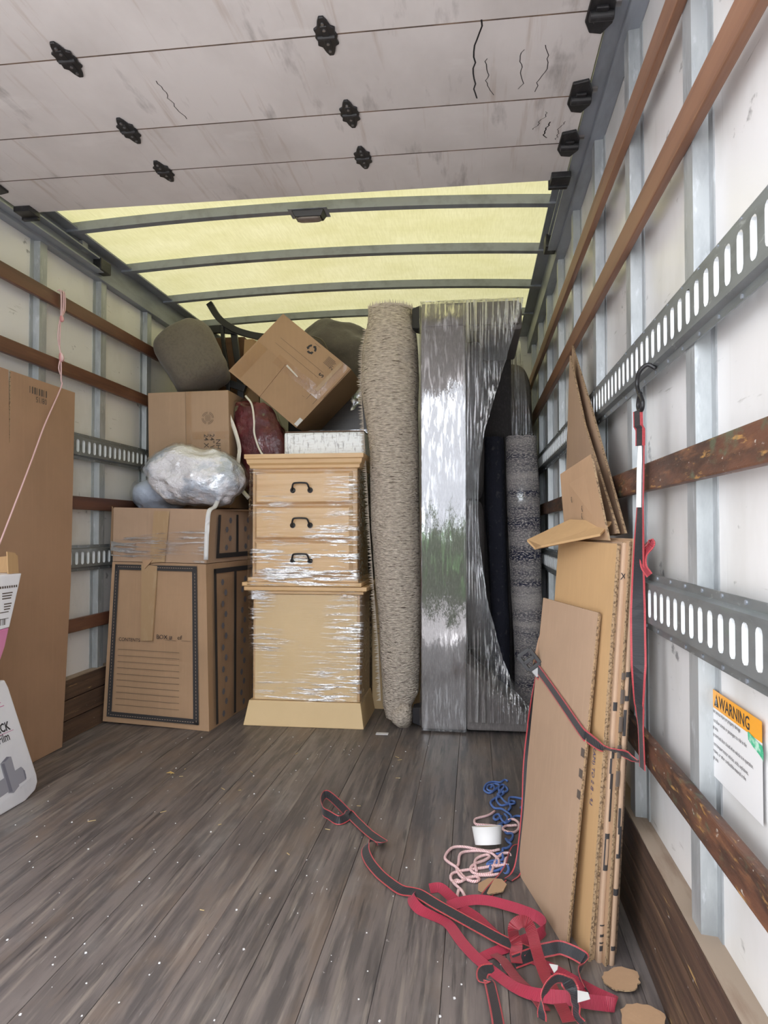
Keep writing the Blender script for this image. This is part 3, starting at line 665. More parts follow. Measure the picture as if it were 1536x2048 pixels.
# -- wardrobe box, front left
wb = thing('wardrobe_box', (-1.6, 3.7, 0), 'tall crumpled cardboard wardrobe box with black dashed borders at the left wall', 'cardboard box')
b0 = [(-1.912, 3.455, 0.012), (-1.312, 3.385, 0.0), (-1.275, 4.08, 0.0), (-1.905, 4.10, 0.0)]
b1 = [(-1.876, 3.47, 0.835), (-1.352, 3.43, 0.828), (-1.228, 4.02, 0.835), (-1.86, 4.06, 0.835)]
b2 = [(-1.866, 3.46, 1.118), (-1.332, 3.43, 1.105), (-1.245, 4.0, 1.120), (-1.85, 4.05, 1.118)]
t_ = MB(); n_ = 8
def pt(a, b, t): return V(a) * (1 - t) + V(b) * t
def boxshell(lo, hi, amp, seed, nz=10, nu=10, cap=True):
    m = MB(); rings = []
    for k in range(nz + 1):
        ring = []
        c = [pt(lo[i], hi[i], k / nz) for i in range(4)]
        ctr = (c[0] + c[1] + c[2] + c[3]) / 4
        for i in range(4):
            for j in range(nu):
                p = pt(c[i], c[(i + 1) % 4], j / nu)
                d = (p - ctr); d.z = 0; d.normalize()
                edge = min(j / nu, 1 - j / nu) * 2
                p = p + d * amp * noise.noise(p * 4.5 + V((seed, 0, 0))) * min(1, edge * 2) * (1 - (k / nz - 0.5) ** 2)
                ring.append(p)
        rings.append(ring)
    m.rings(rings, True, cap)
    return m
boxshell(b0, b1, 0.016, 1).build('body', M['card'], wb)
ub = boxshell([tuple(V(p) + V((0.004, -0.004, 0.003)) for p in b1)][0], b2, 0.014, 5, nz=5, cap=False).build('upper_section', M['card_pink'], wb)
lid = MB(); lid.poly([b2[3], b2[2], (-1.245, 3.75, 1.104), (-1.86, 3.76, 1.104)]); lid.poly([(-1.245, 3.75, 1.104), b2[1], b2[0], (-1.86, 3.76, 1.104)]); lid.build('top_flap', M['card'], wb)
fp = MB(); fp.prism([(-1.905, 3.50, 0.90), (-1.888, 3.49, 0.86), (-1.872, 3.475, 1.10), (-1.893, 3.49, 1.125)], (0.0, 0.006, 0)); fp.build('side_flap', M['card'], wb)
fr = Quad(b0[0], b0[1], b1[1], b1[0], 0.010)
sd_ = Quad(b0[1], b0[2], b1[2], b1[1], 0.012)
us = Quad(b1[1], b1[2], b2[2], b2[1], 0.012)
uf = Quad(b1[0], b1[1], b2[1], b2[0], 0.010)
for q, a in ((fr, (0.045, 0.035, 0.915, 0.985)), (sd_, (0.085, 0.02, 0.95, 0.965)), (us, (0.12, 0.09, 0.93, 0.90))):
    u0, v0, u1, v1 = a
    q.rect(u0, v0, u0 + 0.050 * 0.55 / q.W, v1, 0, 8)
    if q is fr:
        q.rect(u1 - 0.050, v0, u1, v1, 0, 8); q.rect(u0, v0, u1, v0 + 0.033, 0, 8); q.rect(u0, v1 - 0.033, u1, v1, 0, 8)
    else:
        q.rect(u0, v1 - 0.03, u1, v1, 0, 8) if q is sd_ else q.rect(u0, v0, u1, v0 + 0.09, 0, 6)
        q.rect(u0 + 0.33, v0 if q is sd_ else v0, u0 + 0.37, v1, 0, 8)
    q.mb.build('printed_border', M['ink'], wb)
dq = Quad(b0[0], b0[1], b1[1], b1[0], 0.0108)
for k in range(46):
    v = 0.05 + 0.90 * k / 46
    for u in (0.063, 0.891): dq.rect(u, v, u + 0.004, v + 0.011)
for k in range(34):
    u = 0.08 + 0.80 * k / 34
    for v in (0.047, 0.969): dq.rect(u, v, u + 0.014, v + 0.003)
stuff(dq.mb.build('dashed_line', M['stitch'], wb))
dt = Quad(b0[1], b0[2], b1[2], b1[1], 0.0125); us2 = Quad(b1[1], b1[2], b2[2], b2[1], 0.0125)
for k in range(13):
    v = 0.06 + 0.068 * k
    for u in (0.22 + 0.05 * (k % 2), 0.56 + 0.05 * ((k + 1) % 2), 0.80):
        r_ = 0.018
        dt.mb.poly([dt.p(u + r_ / dt.W * math.cos(a * math.pi / 3), v + r_ / dt.Hh * math.sin(a * math.pi / 3)) for a in range(6)])
for k in range(4):
    for u in (0.28, 0.62): us2.mb.poly([us2.p(u + 0.06 * (k % 2) + 0.017 / us2.W * math.cos(a * math.pi / 3), 0.28 + 0.17 * k + 0.017 / us2.Hh * math.sin(a * math.pi / 3)) for a in range(6)])
dt.mb.build('printed_dots', M['ink_blue'], wb); us2.mb.build('printed_dots', M['ink_blue'], wb)
tq = Quad(b0[0], b0[1], b1[1], b1[0], 0.0105)
tq.text('CONTENTS', 0.125, 0.508, 0.026, narrow=0.9); tq.text('BOX #', 0.505, 0.534, 0.030, thick=0.004); tq.text('of', 0.715, 0.536, 0.030, thick=0.004)
tq.mb.build('lettering', M['ink'], wb)
lq = Quad(b0[0], b0[1], b1[1], b1[0], 0.0105)
lq.rect(0.59, 0.528, 0.70, 0.5305); lq.rect(0.755, 0.528, 0.85, 0.5305)
for k in range(10): lq.rect(0.125, 0.455 - 0.038 * k, 0.735, 0.458 - 0.038 * k, 0, 4)
lq.mb.build('ruled_lines', M['ink_faint'], wb)
tp = Quad(b0[0], b0[1], b1[1], b1[0], 0.0112); tp.slab([(0.355, 0.515), (0.465, 0.52), (0.50, 0.98), (0.33, 0.99)], 0.0112, tp.mb)
tp.mb.build('tape_strip', M['tape_tan'], wb)
fq = Quad(b1[0], b1[1], b2[1], b2[0], 0.012); fq.mb.prism([fq.p(0.42, 0.0), fq.p(0.58, 0.02), fq.p(0.60, 0.95), fq.p(0.44, 0.95)], (0, -0.0006, 0)); fq.mb.build('tape_strip', M['tape_tan'], wb)
fq = Quad(b1[0], b1[1], b2[1], b2[0], 0.018); fq.mb.grid(16, 6, lambda u, v: fq.p(0.0 + u, (0.02 + 0.10 * (1 - u)) + v * (0.30 + 0.35 * u)) + V((0, -0.006 * noise.noise(V((u * 9, v * 5, 3))), 0)))
fq.mb.build('clear_tape', M['film_h'], wb, smooth=True)
tf = MB(); tf.prism([(-1.70, 3.445, 0.845), (-1.64, 3.44, 0.845), (-1.68, 3.435, 0.80)], (0, -0.004, 0.001)); tf.build('torn_scrap', M['card'], wb)

# -- plastic bags of bedding on the wardrobe box
def lump(p):
    k = max(0.0, (-p.x - 0.12) / 0.15)
    return V((p.x * (1 + 0.10 * k), p.y, p.z * (0.82 if p.z < 0 else 1.0) * (1 - 0.25 * k) + 0.045 * k))
bg1 = thing('bag_of_bedding', (-1.50, 3.63, 1.12), 'large clear bag of white and blue-grey bedding lying on top of the wardrobe box', 'plastic bag', 'bags of bedding')
b = MB(); b.blob((-1.487, 3.64, 1.272), (0.262, 0.17, 0.172), e=0.85, e2=0.9, amp=0.14, freq=5.5, seed=3, rot=Matrix.Rotation(math.radians(9), 3, 'Y'), nu=96, nv=56, mod=lump, ridge=0.13); b.build('bedding', M['bedding'], bg1, smooth=True)
b = MB(); b.blob((-1.487, 3.64, 1.274), (0.27, 0.176, 0.178), e=0.85, e2=0.9, amp=0.14, freq=5.5, seed=3, rot=Matrix.Rotation(math.radians(9), 3, 'Y'), nu=96, nv=56, mod=lump, ridge=0.16); b.build('plastic_bag', M['film_bag'], bg1, smooth=True)
b = MB(); pth = catmull([(-1.33, 3.53, 1.15), (-1.325, 3.475, 1.115), (-1.334, 3.42, 1.09), (-1.340, 3.412, 1.0), (-1.345, 3.412, 0.85)], 6); b.ribbon(pth, 0.022, 0.2, 0.006, wdir=(1, 0.2, 0)); b.build('bag_tail', M['paper'], bg1, smooth=True)
bg2 = thing('bag_of_bedding', (-1.80, 3.72, 1.12), 'smaller bag of plain pale blue bedding tucked beside the wall behind the larger bag', 'plastic bag', 'bags of bedding')
b = MB(); b.blob((-1.755, 3.80, 1.195), (0.165, 0.15, 0.098), amp=0.16, freq=7, seed=12, nu=72, nv=40, ridge=0.12); b.build('bedding', M['bedding_blue'], bg2, smooth=True)
b = MB(); b.blob((-1.755, 3.80, 1.197), (0.170, 0.155, 0.103), amp=0.18, freq=9, seed=12, nu=72, nv=40, ridge=0.14); b.build('plastic_bag', M['film_bag'], bg2, smooth=True)

# -- carton lying on its side behind the bags
nb = thing('cardboard_box', (-1.6, 4.3, 1.12), 'taped carton behind the bedding bags with faint round stamp and 24 X 20 print', 'cardboard box')
N0 = [(-1.865, 3.86, 1.125), (-1.378, 3.86, 1.125), (-1.36, 4.75, 1.125), (-1.86, 4.78, 1.125)]
N1 = [(-1.880, 3.86, 1.795), (-1.395, 3.86, 1.80), (-1.38, 4.75, 1.80), (-1.875, 4.78, 1.80)]
hexbox(N0 + N1, 'carton', M['card_pink'], nb, 0.006)
q = Quad(N0[0], N0[1], N1[1], N1[0], 0.002); q.rect(0.475, 0, 0.545, 1); q.rect(0.55, 0.585, 1.0, 0.65); q.mb.build('packing_tape', M['tape'], nb)
q = Quad(N0[0], N0[1], N1[1], N1[0], 0.0016); q.rect(0.470, 0.0, 0.474, 1); q.mb.build('seam_line', M['ink_faint'], nb)
q = Quad(N0[0], N0[1], N1[1], N1[0], 0.0025)
q.text('24 X 20', 0.695, 0.63, 0.040, dx=(0, -1), thick=0.008); q.text('24" WARDROBE', 0.765, 0.63, 0.040, dx=(0, -1), thick=0.008); q.text('NH72A', 0.84, 0.585, 0.040, dx=(0, -1), thick=0.008); q.mb.build('lettering', M['ink_grey'], nb)
q = Quad(N0[0], N0[1], N1[1], N1[0], 0.0025)
for r0_, r1_ in ((0.036, 0.033), (0.029, 0.026)):
    for k in range(20):
        a0, a1 = 2 * math.pi * k / 20, 2 * math.pi * (k + 1) / 20
        if k % 5 == 4: continue
        q.mb.poly([q.p(0.745 + r * math.cos(a) / q.W, 0.765 + r * math.sin(a) / q.Hh) for r, a in ((r0_, a0), (r0_, a1), (r1_, a1), (r1_, a0))])
for k in range(5): q.rect(0.71, 0.74 + 0.012 * k, 0.78, 0.744 + 0.012 * k)
q.mb.build('round_stamp', M['ink_faint'], nb)

# -- floral comforter in a zipped clear bag
fb = thing('comforter_bag', (-1.2, 3.9, 1.1), 'dark red floral comforter in a zipped clear bag with cream piping, beside the drawers', 'bedding bag')
def slant(p): return V((p.x - (0.26 if p.z > 0 else 0.15) * p.z, p.y, p.z))
b = MB(); b.blob((-1.205, 3.985, 1.43), (0.140, 0.082, 0.318), e=0.55, e2=0.6, amp=0.12, freq=6, seed=21, nu=72, nv=56, mod=slant, ridge=0.14); b.build('comforter', M['floral'], fb, smooth=True)
b = MB(); b.blob((-1.205, 3.985, 1.43), (0.145, 0.086, 0.324), e=0.5, e2=0.55, amp=0.12, freq=6, seed=21, nu=72, nv=56, mod=slant, ridge=0.16); b.build('clear_cover', M['film_bag'], fb, smooth=True)
b = MB(); b.ribbon(catmull([(-1.415, 3.900, 1.741), (-1.404, 3.895, 1.668), (-1.368, 3.895, 1.574), (-1.342, 3.900, 1.470), (-1.347, 3.895, 1.355), (-1.327, 3.865, 1.251), (-1.264, 3.845, 1.178)], 6), 0.022, 0, 0.004, wdir=(1, 0, 0.15)); b.build('piping', M['piping'], fb, smooth=True)
b = MB(); b.tube(catmull([(-1.310, 3.910, 1.773), (-1.269, 3.900, 1.720), (-1.253, 3.895, 1.627), (-1.248, 3.890, 1.543), (-1.206, 3.885, 1.439), (-1.149, 3.885, 1.397), (-1.096, 3.895, 1.386)], 6), 0.006, 8); b.build('piping', M['piping'], fb, smooth=True)

# -- chest of drawers (upper) and the matching chest below it
lc = thing('pine_cabinet', (-0.86, 3.7, 0), 'lower film-wrapped pine cabinet showing its pale back panel above a plinth', 'cabinet', 'film wrapped pine chests')
b = MB(); b.hexa([(-1.182, 3.515, 0), (-0.556, 3.515, 0), (-0.556, 3.915, 0), (-1.182, 3.915, 0), (-1.158, 3.535, 0.125), (-0.576, 3.535, 0.125), (-0.576, 3.895, 0.125), (-1.158, 3.895, 0.125)]); b.build('plinth', M['backboard'], lc, bevel=0.004)
b = MB(); b.box((-1.142, 3.553, 0.126), (-0.582, 3.885, 0.672)); b.build('carcass', M['pine_edge'], lc, bevel=0.003)
b = MB(); b.box((-1.130, 3.548, 0.128), (-0.596, 3.553, 0.668)); b.build('back_panel', M['backboard'], lc, bevel=0.001)
b = MB(); b.box((-1.178, 3.505, 0.690), (-0.540, 3.905, 0.712)); b.box((-1.150, 3.53, 0.672), (-0.56, 3.895, 0.690)); b.build('edge_moulding', M['pine'], lc, bevel=0.005)
def filmsheet(name, parent, P, nu, nv, amp, m, seed, sc=(3, 20)):
    mb = MB()
    def f(u, v):
        L = len(P) - 1; k = min(int(u * L), L - 1); t = u * L - k
        lo = V(P[k][0]) * (1 - t) + V(P[k + 1][0]) * t; hi = V(P[k][1]) * (1 - t) + V(P[k + 1][1]) * t
        n = V(P[k][2]) * (1 - t) + V(P[k + 1][2]) * t
        w_ = noise.noise(V((u * sc[0] * L, v * sc[1], seed))) + 0.5 * noise.noise(V((u * sc[0] * 3 * L, v * sc[1] * 2.3, seed + 4)))
        return lo * (1 - v) + hi * v + n * amp * w_
    mb.grid(nu, nv, f)
    return mb.build(name, m, parent, smooth=True)
fy, sy = (0, -1, 0), (1, 0, 0)
filmsheet('stretch_film', lc, [((-1.150, 3.70, 0.10), (-1.150, 3.70, 0.70), (-1, 0, 0)), ((-1.150, 3.538, 0.10), (-1.165, 3.525, 0.70), (-.7, -.7, 0)), ((-0.575, 3.538, 0.10), (-0.552, 3.525, 0.69), (.7, -.7, 0)), ((-0.572, 3.89, 0.13), (-0.550, 3.89, 0.69), sy)], 72, 60, 0.0035, M['film_h'], 3)
uc = thing('pine_chest', (-0.86, 3.7, 0.713), 'upper film-wrapped pine chest of three drawers with dark curved handles', 'chest of drawers', 'film wrapped pine chests')
b = MB(); b.box((-1.185, 3.492, 0.714), (-0.565, 3.90, 0.734)); b.box((-1.160, 3.508, 0.734), (-0.582, 3.895, 0.758)); b.build('edge_moulding', M['pine'], uc, bevel=0.005)
b = MB(); b.box((-1.138, 3.522, 0.758), (-0.590, 3.885, 1.312)); b.build('carcass', M['pine_edge'], uc, bevel=0.003)
zz = [0.768, 0.948, 1.128, 1.304]
for k in range(3):
    d = MB(); z0, z1 = zz[k] + 0.003, zz[k + 1] - 0.003
    X0, X1 = -1.128, -0.612
    d.hexa([(X0, 3.5215, z0), (X1, 3.5215, z0), (X1, 3.5215, z1), (X0, 3.5215, z1), (X0 + 0.018, 3.498, z0 + 0.013), (X1 - 0.018, 3.498, z0 + 0.013), (X1 - 0.018, 3.498, z1 - 0.013), (X0 + 0.018, 3.498, z1 - 0.013)])
    dr = d.build('drawer', M['pine'], uc, bevel=0.003)
    h = MB(); zc = (z0 + z1) / 2 - 0.014; xc = -0.874
    for s_ in (-1, 1):
        h.blob((xc + s_ * 0.045, 3.494, zc), (0.0145, 0.009, 0.0145), nu=14, nv=10)
    h.tube(catmull([(xc - 0.045, 3.488, zc), (xc - 0.043, 3.476, zc + 0.012), (xc - 0.035, 3.468, zc + 0.032), (xc - 0.015, 3.466, zc + 0.036), (xc + 0.015, 3.466, zc + 0.036), (xc + 0.035, 3.468, zc + 0.032), (xc + 0.043, 3.476, zc + 0.012), (xc + 0.045, 3.488, zc)], 5), 0.0048, 8)
    h.build('handle', M['grime'], dr, smooth=True)
b = MB(); rg = []
for dx, z in ((0.0, 1.312), (0.012, 1.318), (0.014, 1.332), (0.024, 1.342), (0.028, 1.362), (0.036, 1.366), (0.036, 1.388)):
    rg.append([(-1.138 - dx, 3.522 - dx, z), (-0.590 + dx, 3.522 - dx, z), (-0.590 + dx, 3.885 + dx * 0.3, z), (-1.138 - dx, 3.885 + dx * 0.3, z)])
b.rings(rg); b.build('cornice', M['pine'], uc, bevel=0.0015)
filmsheet('stretch_film', uc, [((-1.147, 3.62, 0.73), (-1.147, 3.62, 1.31), (-1, 0, 0)), ((-1.155, 3.487, 0.72), (-1.145, 3.487, 1.315), (-.7, -.7, 0)), ((-0.575, 3.487, 0.72), (-0.583, 3.490, 1.315), (.7, -.7, 0)), ((-0.572, 3.88, 0.73), (-0.580, 3.88, 1.31), sy)], 72, 60, 0.0035, M['film_h'], 8)

# -- white wrapped box on the chest, dark cabinet behind it
wx = thing('wrapped_box', (-0.79, 3.76, 1.388), 'low box in crinkled white and silver wrap on top of the pine chest', 'wrapped box')
b = MB(); b.box((-0.995, 3.60, 1.3885), (-0.568, 3.86, 1.512)); b.build('wrapping', M['wrapwhite'], wx, bevel=0.012)
b = MB(); b.box((-0.990, 3.602, 1.5125), (-0.570, 3.85, 1.517)); b.build('brown_lid', M['midwood'], wx, bevel=0.002)
dc = thing('dark_cabinet', (-0.9, 4.35, 0), 'dark brown film wrapped cabinet standing behind the pine chests', 'cabinet')
b = MB(); b.box((-1.19, 4.10, 0.03), (-0.60, 4.62, 1.56)); b.build('carcass', M['darkwood'], dc, bevel=0.006)
b = MB(); b.box((-1.20, 4.085, 1.56), (-0.59, 4.63, 1.585)); b.build('cabinet_top', M['darkwood'], dc, bevel=0.005)
b = MB(); b.box((-1.195, 4.10, 0.0), (-0.595, 4.62, 0.03)); b.build('plinth', M['darkwood'], dc)
b = MB(); b.box((-1.19, 4.402, 1.585), (-0.60, 4.42, 1.84)); b.build('added_gap_board', M['darkwood'], dc, bevel=0.004)  # dark board added behind the tipped box so the gap reads dark
for s_ in (-1, 1):
    b = MB(); b.box((-0.895 + min(0, s_ * 0.285), 4.085, 0.06), (-0.895 + max(0, s_ * 0.285) - 0.003, 4.10, 1.54)); b.build('cabinet_door', M['darkwood'], dc, bevel=0.003)
filmsheet('stretch_film', dc, [((-1.20, 4.072, 0.9), (-1.20, 4.072, 1.59), fy), ((-0.59, 4.072, 0.9), (-0.59, 4.072, 1.59), fy)], 30, 20, 0.006, M['film_bag'], 5, (4, 9))
b = MB(); b.blob((-0.66, 4.0, 1.78), (0.03, 0.015, 0.085), amp=0.5, freq=30, seed=4, rot=Matrix.Rotation(0.5, 3, 'Y'), nu=16, nv=12); b.build('film_tail', M['film_flat'], dc)

# -- big tilted box on the dark cabinet
tb = thing('cardboard_box', (-1.05, 4.2, 1.585), 'tipped cardboard box with taped flaps, recycling mark and letter S', 'cardboard box')
T0, T1, T2, T3 = V((-1.428, 3.96, 1.932)), V((-1.022, 3.96, 1.590)), V((-0.698, 3.95, 1.918)), V((-1.098, 3.95, 2.252))
dpt = V((0.0, 0.44, 0.0))
b = MB(); b.hexa([T0, T1, T1 + dpt, T0 + dpt, T3, T2, T2 + dpt, T3 + dpt]); b.build('carton', M['card'], tb, bevel=0.004)
q = Quad(T0, T1, T2, T3, 0.001)
f1 = MB(); q.slab([(0.0, 0.545), (0.995, 0.50), (0.99, 1.0), (0.0, 1.0)], 0.007, f1); f1.build('flap', M['card'], tb)
f2 = MB(); q.slab([(0.0, 0.0), (0.46, 0.01), (0.42, 0.54), (0.0, 0.545)], 0.0045, f2); f2.build('flap', M['card'], tb)
f3 = MB(); q.slab([(0.465, 0.01), (1.0, 0.0), (1.0, 0.495), (0.425, 0.525)], 0.0015, f3); f3.build('flap', M['card'], tb)
pq = Quad(T0, T1, T2, T3, 0.0085)
pq.rect(0.17, 0.655, 0.80, 0.659); pq.rect(0.17, 0.745, 0.80, 0.749); pq.mb.build('ruled_lines', M['ink_faint'], tb)
pq = Quad(T0, T1, T2, T3, 0.0085)
pq.text('S', 0.83, 0.685, 0.042, dx=(0.0, 1), thick=0.02); 
for k in range(3):
    a0 = 2 * math.pi * k / 3; c = (0.52, 0.88)
    for s0, s1, r0_, r1_ in ((0.1, 1.25, 0.017, 0.029),):
        for m_ in range(4):
            aa, ab = a0 + s0 + (s1 - s0) * m_ / 4, a0 + s0 + (s1 - s0) * (m_ + 1) / 4
            pq.mb.poly([pq.p(c[0] + r * math.cos(a) / pq.W, c[1] + r * math.sin(a) / pq.Hh) for r, a in ((r0_, aa), (r1_, aa), (r1_, ab), (r0_, ab))])
    ae = a0 + s1
    pq.mb.poly([pq.p(c[0] + r * math.cos(a) / pq.W, c[1] + r * math.sin(a) / pq.Hh) for r, a in ((0.012, ae), (0.034, ae), (0.023, ae + 0.55))])
pq.line = None
pq.rect(0.50, 0.965, 0.58, 0.968); pq.mb.build('recycling_mark', M['ink'], tb)
pq = Quad(T0, T1, T2, T3, 0.0085)
for k in range(7): pq.rect(0.72, 0.845 + 0.016 * k, 0.82 + 0.01 * (k % 3), 0.851 + 0.016 * k)
pq.text('2', 0.85, 0.83, 0.03, dx=(0.0, 1), thick=0.01); pq.mb.build('small_print', M['ink_grey'], tb)
tq = Quad(T0, T1, T2, T3, 0.0095); tq.rect(0.86, 0.50, 0.97, 1.0); tq.rect(0.30, 0.44, 0.97, 0.58); tq.rect(0.02, 0.02, 0.16, 0.53); tq.mb.build('tape_strip', M['tape'], tb)
tq = Quad(T0, T1, T2, T3, 0.0098); tq.rect(0.86, 0.52, 0.90, 0.98); tq.mb.build('tape_fold', M['tape_tan'], tb)
tq = Quad(T0, T1, T2, T3, 0.006); tq.mb.prism([tq.p(0.44, 0.515), tq.p(0.62, 0.495), tq.p(0.62, 0.51), tq.p(0.44, 0.54)], (0, -0.002, 0)); tq.mb.build('paper_strip', M['paper'], tb)
tq = Quad(T0, T1, T2, T3, 0.006); tq.rect(0.955, 0.02, 1.0, 0.13); tq.mb.build('paper_label', M['paper'], tb)
tq = Quad(T0, T1, T2, T3, 0.0025); tq.rect(0.80, 0.36, 0.83, 0.363); tq.rect(0.86, 0.36, 0.864, 0.44) ; tq.rect(0.86, 0.44, 0.95, 0.444); tq.rect(0.95, 0.36, 0.954, 0.44); tq.mb.build('cut_line', M['ink_grey'], tb)

# -- cushions
c1 = MB()
def square_cushion(p):
    k = 1.0 - 0.10 * math.cos(p.x * 9) * math.cos(p.z * 9)
    return p
c1.blob((-1.695, 4.06, 2.035), (0.175, 0.19, 0.205), e=0.50, e2=0.5, amp=0.09, freq=5, seed=31, rot=Matrix.Rotation(math.radians(-30), 3, 'Y') @ Matrix.Rotation(math.radians(18), 3, 'Z'), nu=60, nv=40)
co = c1.build('back_cushion', M['cushion'], None, smooth=True); tag(co, 'square taupe seat cushion leaning on the left wall above the stamped carton', 'cushion')
c2 = thing('bean_bag', (-0.95, 4.6, 1.6), 'bulging grey velour bean bag behind the tipped cardboard box', 'bean bag')
def bean(p): return V((p.x, p.y, p.z))
b = MB(); b.blob((-0.925, 4.74, 2.05), (0.315, 0.30, 0.37), e=0.8, e2=0.8, amp=0.12, freq=4.5, seed=41, rot=Matrix.Rotation(math.radians(12), 3, 'Y'), nu=64, nv=44); b.build('cover', M['cushion_grey'], c2, smooth=True)
b = MB(); b.tube(catmull([(-1.05, 4.44, 2.26), (-0.97, 4.42, 2.22), (-0.93, 4.415, 2.14), (-0.92, 4.41, 2.05)], 6), 0.004, 6); b.build('seam', M['cushion'], c2, smooth=True)
c3 = MB(); c3.blob((-1.38, 4.70, 2.08), (0.115, 0.12, 0.17), e=0.7, e2=0.7, amp=0.12, freq=6, seed=44, nu=36, nv=24); c3o = c3.build('throw_pillow', M['cushion_grey'], None, smooth=True); tag(c3o, 'small grey pillow behind the left corner of the tipped box', 'pillow')

# -- upside-down chair and wooden table leaves in the far left corner
ch = thing('wooden_chair', (-1.5, 4.35, 1.80), 'black chair turned upside down behind the taupe cushion, bent legs upward', 'chair')
def bar(pts, w_, d_, name, m):
    mb = MB(); P = catmull(pts, 6); rg = []
    for i, p in enumerate(P):
        t = (P[min(i + 1, len(P) - 1)] - P[max(i - 1, 0)]).normalized(); s_ = t.cross(V((0, 1, 0))).normalized()
        rg.append([p + s_ * w_ + V((0, -d_, 0)), p + s_ * w_ + V((0, d_, 0)), p - s_ * w_ + V((0, d_, 0)), p - s_ * w_ + V((0, -d_, 0))])
    mb.rings(rg); return mb.build(name, m, ch, bevel=0.003)
bar([(-1.652, 4.22, 2.425), (-1.585, 4.22, 2.325), (-1.49, 4.22, 2.255), (-1.40, 4.22, 2.220), (-1.31, 4.22, 2.200), (-1.24, 4.22, 2.195)], 0.020, 0.015, 'leg', M['black'])
bar([(-1.572, 4.225, 2.31), (-1.558, 4.225, 2.16), (-1.53, 4.225, 1.98), (-1.525, 4.225, 1.815)], 0.011, 0.012, 'stretcher', M['black'])
bar([(-1.508, 4.26, 2.27), (-1.49, 4.26, 2.14), (-1.465, 4.26, 1.98), (-1.455, 4.26, 1.815)], 0.020, 0.012, 'leg', M['black'])
bar([(-1.62, 4.24, 1.93), (-1.56, 4.24, 1.925), (-1.50, 4.24, 1.91), (-1.42, 4.24, 1.88)], 0.022, 0.02, 'seat_rail', M['black'])
bar([(-1.70, 4.24, 2.255), (-1.60, 4.24, 2.262), (-1.48, 4.24, 2.25)], 0.024, 0.012, 'crest_rail', M['black'])
for k in range(2):
    b = MB(); b.cyl((-1.582 + 0.012 * k, 4.206, 2.285), (-1.582 + 0.012 * k, 4.212, 2.285), 0.006, 8); b.build('bolt', M['bolt'], ch)
tl = thing('table_leaf', (-1.55, 4.38, 1.80), 'brown wooden table leaf with dark edge and two paper labels, behind the black chair', 'table leaf', 'table leaves in the far corner')
b = MB(); b.prism([(-1.73, 4.36, 1.802), (-1.47, 4.36, 1.802), (-1.455, 4.36, 2.23), (-1.47, 4.36, 2.245), (-1.73, 4.36, 2.245)], (0, 0.02, 0)); b.build('board', M['midwood'], tl, bevel=0.003)
for lo_, hi_ in (((-1.628, 4.357, 1.985), (-1.572, 4.3595, 2.045)), ((-1.648, 4.3572, 2.03), (-1.61, 4.3597, 2.07))):
    b = MB(); b.box(lo_, hi_); b.build('paper_label', M['paper'], tl)
tl2 = MB(); tl2.prism([(-1.47, 4.30, 1.802), (-1.35, 4.30, 1.802), (-1.362, 4.30, 2.175), (-1.372, 4.30, 2.198), (-1.395, 4.30, 2.212), (-1.45, 4.30, 2.212)], (0, 0.02, 0)); tag(tl2.build('table_leaf', M['card_yellow'], None, bevel=0.003), 'narrow light brown table leaf with rounded corner, right of the dark leaf', 'table leaf', 'table leaves in the far corner')

# ------------------------------------------------------------------ rolled rugs
def rug_roll(parent, secs, m, turns=3.2, thick=0.010, gap=0.014, amp=0.004, seed=0, name='roll', n=34, start=2.6, top_dark=None):
    mb = MB(); S = []
    for k in range(len(secs) - 1):
        for t in range(5): S.append([secs[k][i] * (1 - t / 5) + secs[k + 1][i] * t / 5 for i in range(5)])
    S.append(list(secs[-1]))
    rings = []; N = int(turns * n)
    us = []
    for z, cx, cy, rx, ry in S:
        o_, i_ = [], []
        for j in range(N + 1):
            a = start - 2 * math.pi * j / n
            inw = gap * (j / n)
            w_ = amp * (noise.noise(V((math.cos(a) * 2, math.sin(a) * 2 + seed, z * 4))) + 0.6 * noise.noise(V((math.cos(a) * 5, math.sin(a) * 5 + seed, z * 13))))
            for lst, ex in ((o_, 0), (i_, thick)):
                R1, R2 = max(0.01, rx - inw - ex + w_), max(0.01, ry - inw - ex + w_)
                lst.append(V((cx + R1 * math.cos(a), cy + R2 * math.sin(a), z + 0.006 * noise.noise(V((a * 3, seed, 0))))))
        rings.append(o_ + list(reversed(i_)))
    L = 2 * math.pi * secs[0][3] / n; tot = 2 * (N + 1)
    mb.rings(rings, True, False, 0, lambda i, j: ((j if j <= N else tot - j) * L, S[min(i, len(S) - 1)][0]))
    for R in (rings[0], rings[-1]):
        b = len(mb.v); mb.v += R
        for j in range(N):
            mb.face((b + j, b + j + 1, b + tot - 2 - j, b + tot - 1 - j), 0, [(j * L, 2.0), (j * L + L, 2.0), (j * L + L, 2.01), (j * L, 2.01)])
    return mb.build(name, m, parent, smooth=True)
tr = thing('rolled_rug', (-0.4, 3.63, 0), 'tall tan woven rug rolled upright between the pine chests and the wrapped sofa', 'rug', 'rolled rugs')
def sec(z, xl, xr, y=3.64):
    xl -= 0.012 if z > 1.6 else 0.0
    return (z, (xl + xr) / 2, y, (xr - xl) / 2, min(0.135, (xr - xl) / 2))
rug_roll(tr, [sec(0.035, -0.47, -0.327), sec(0.10, -0.49, -0.320), sec(0.17, -0.492, -0.285), sec(0.40, -0.50, -0.273), sec(0.65, -0.52, -0.272), sec(1.0, -0.545, -0.276), sec(1.40, -0.556, -0.283), sec(1.76, -0.592, -0.283), sec(1.95, -0.582, -0.285), sec(2.06, -0.560, -0.300), sec(2.10, -0.556, -0.312), sec(2.155, -0.552, -0.318)], M['rug_tan'], amp=0.007, seed=2)
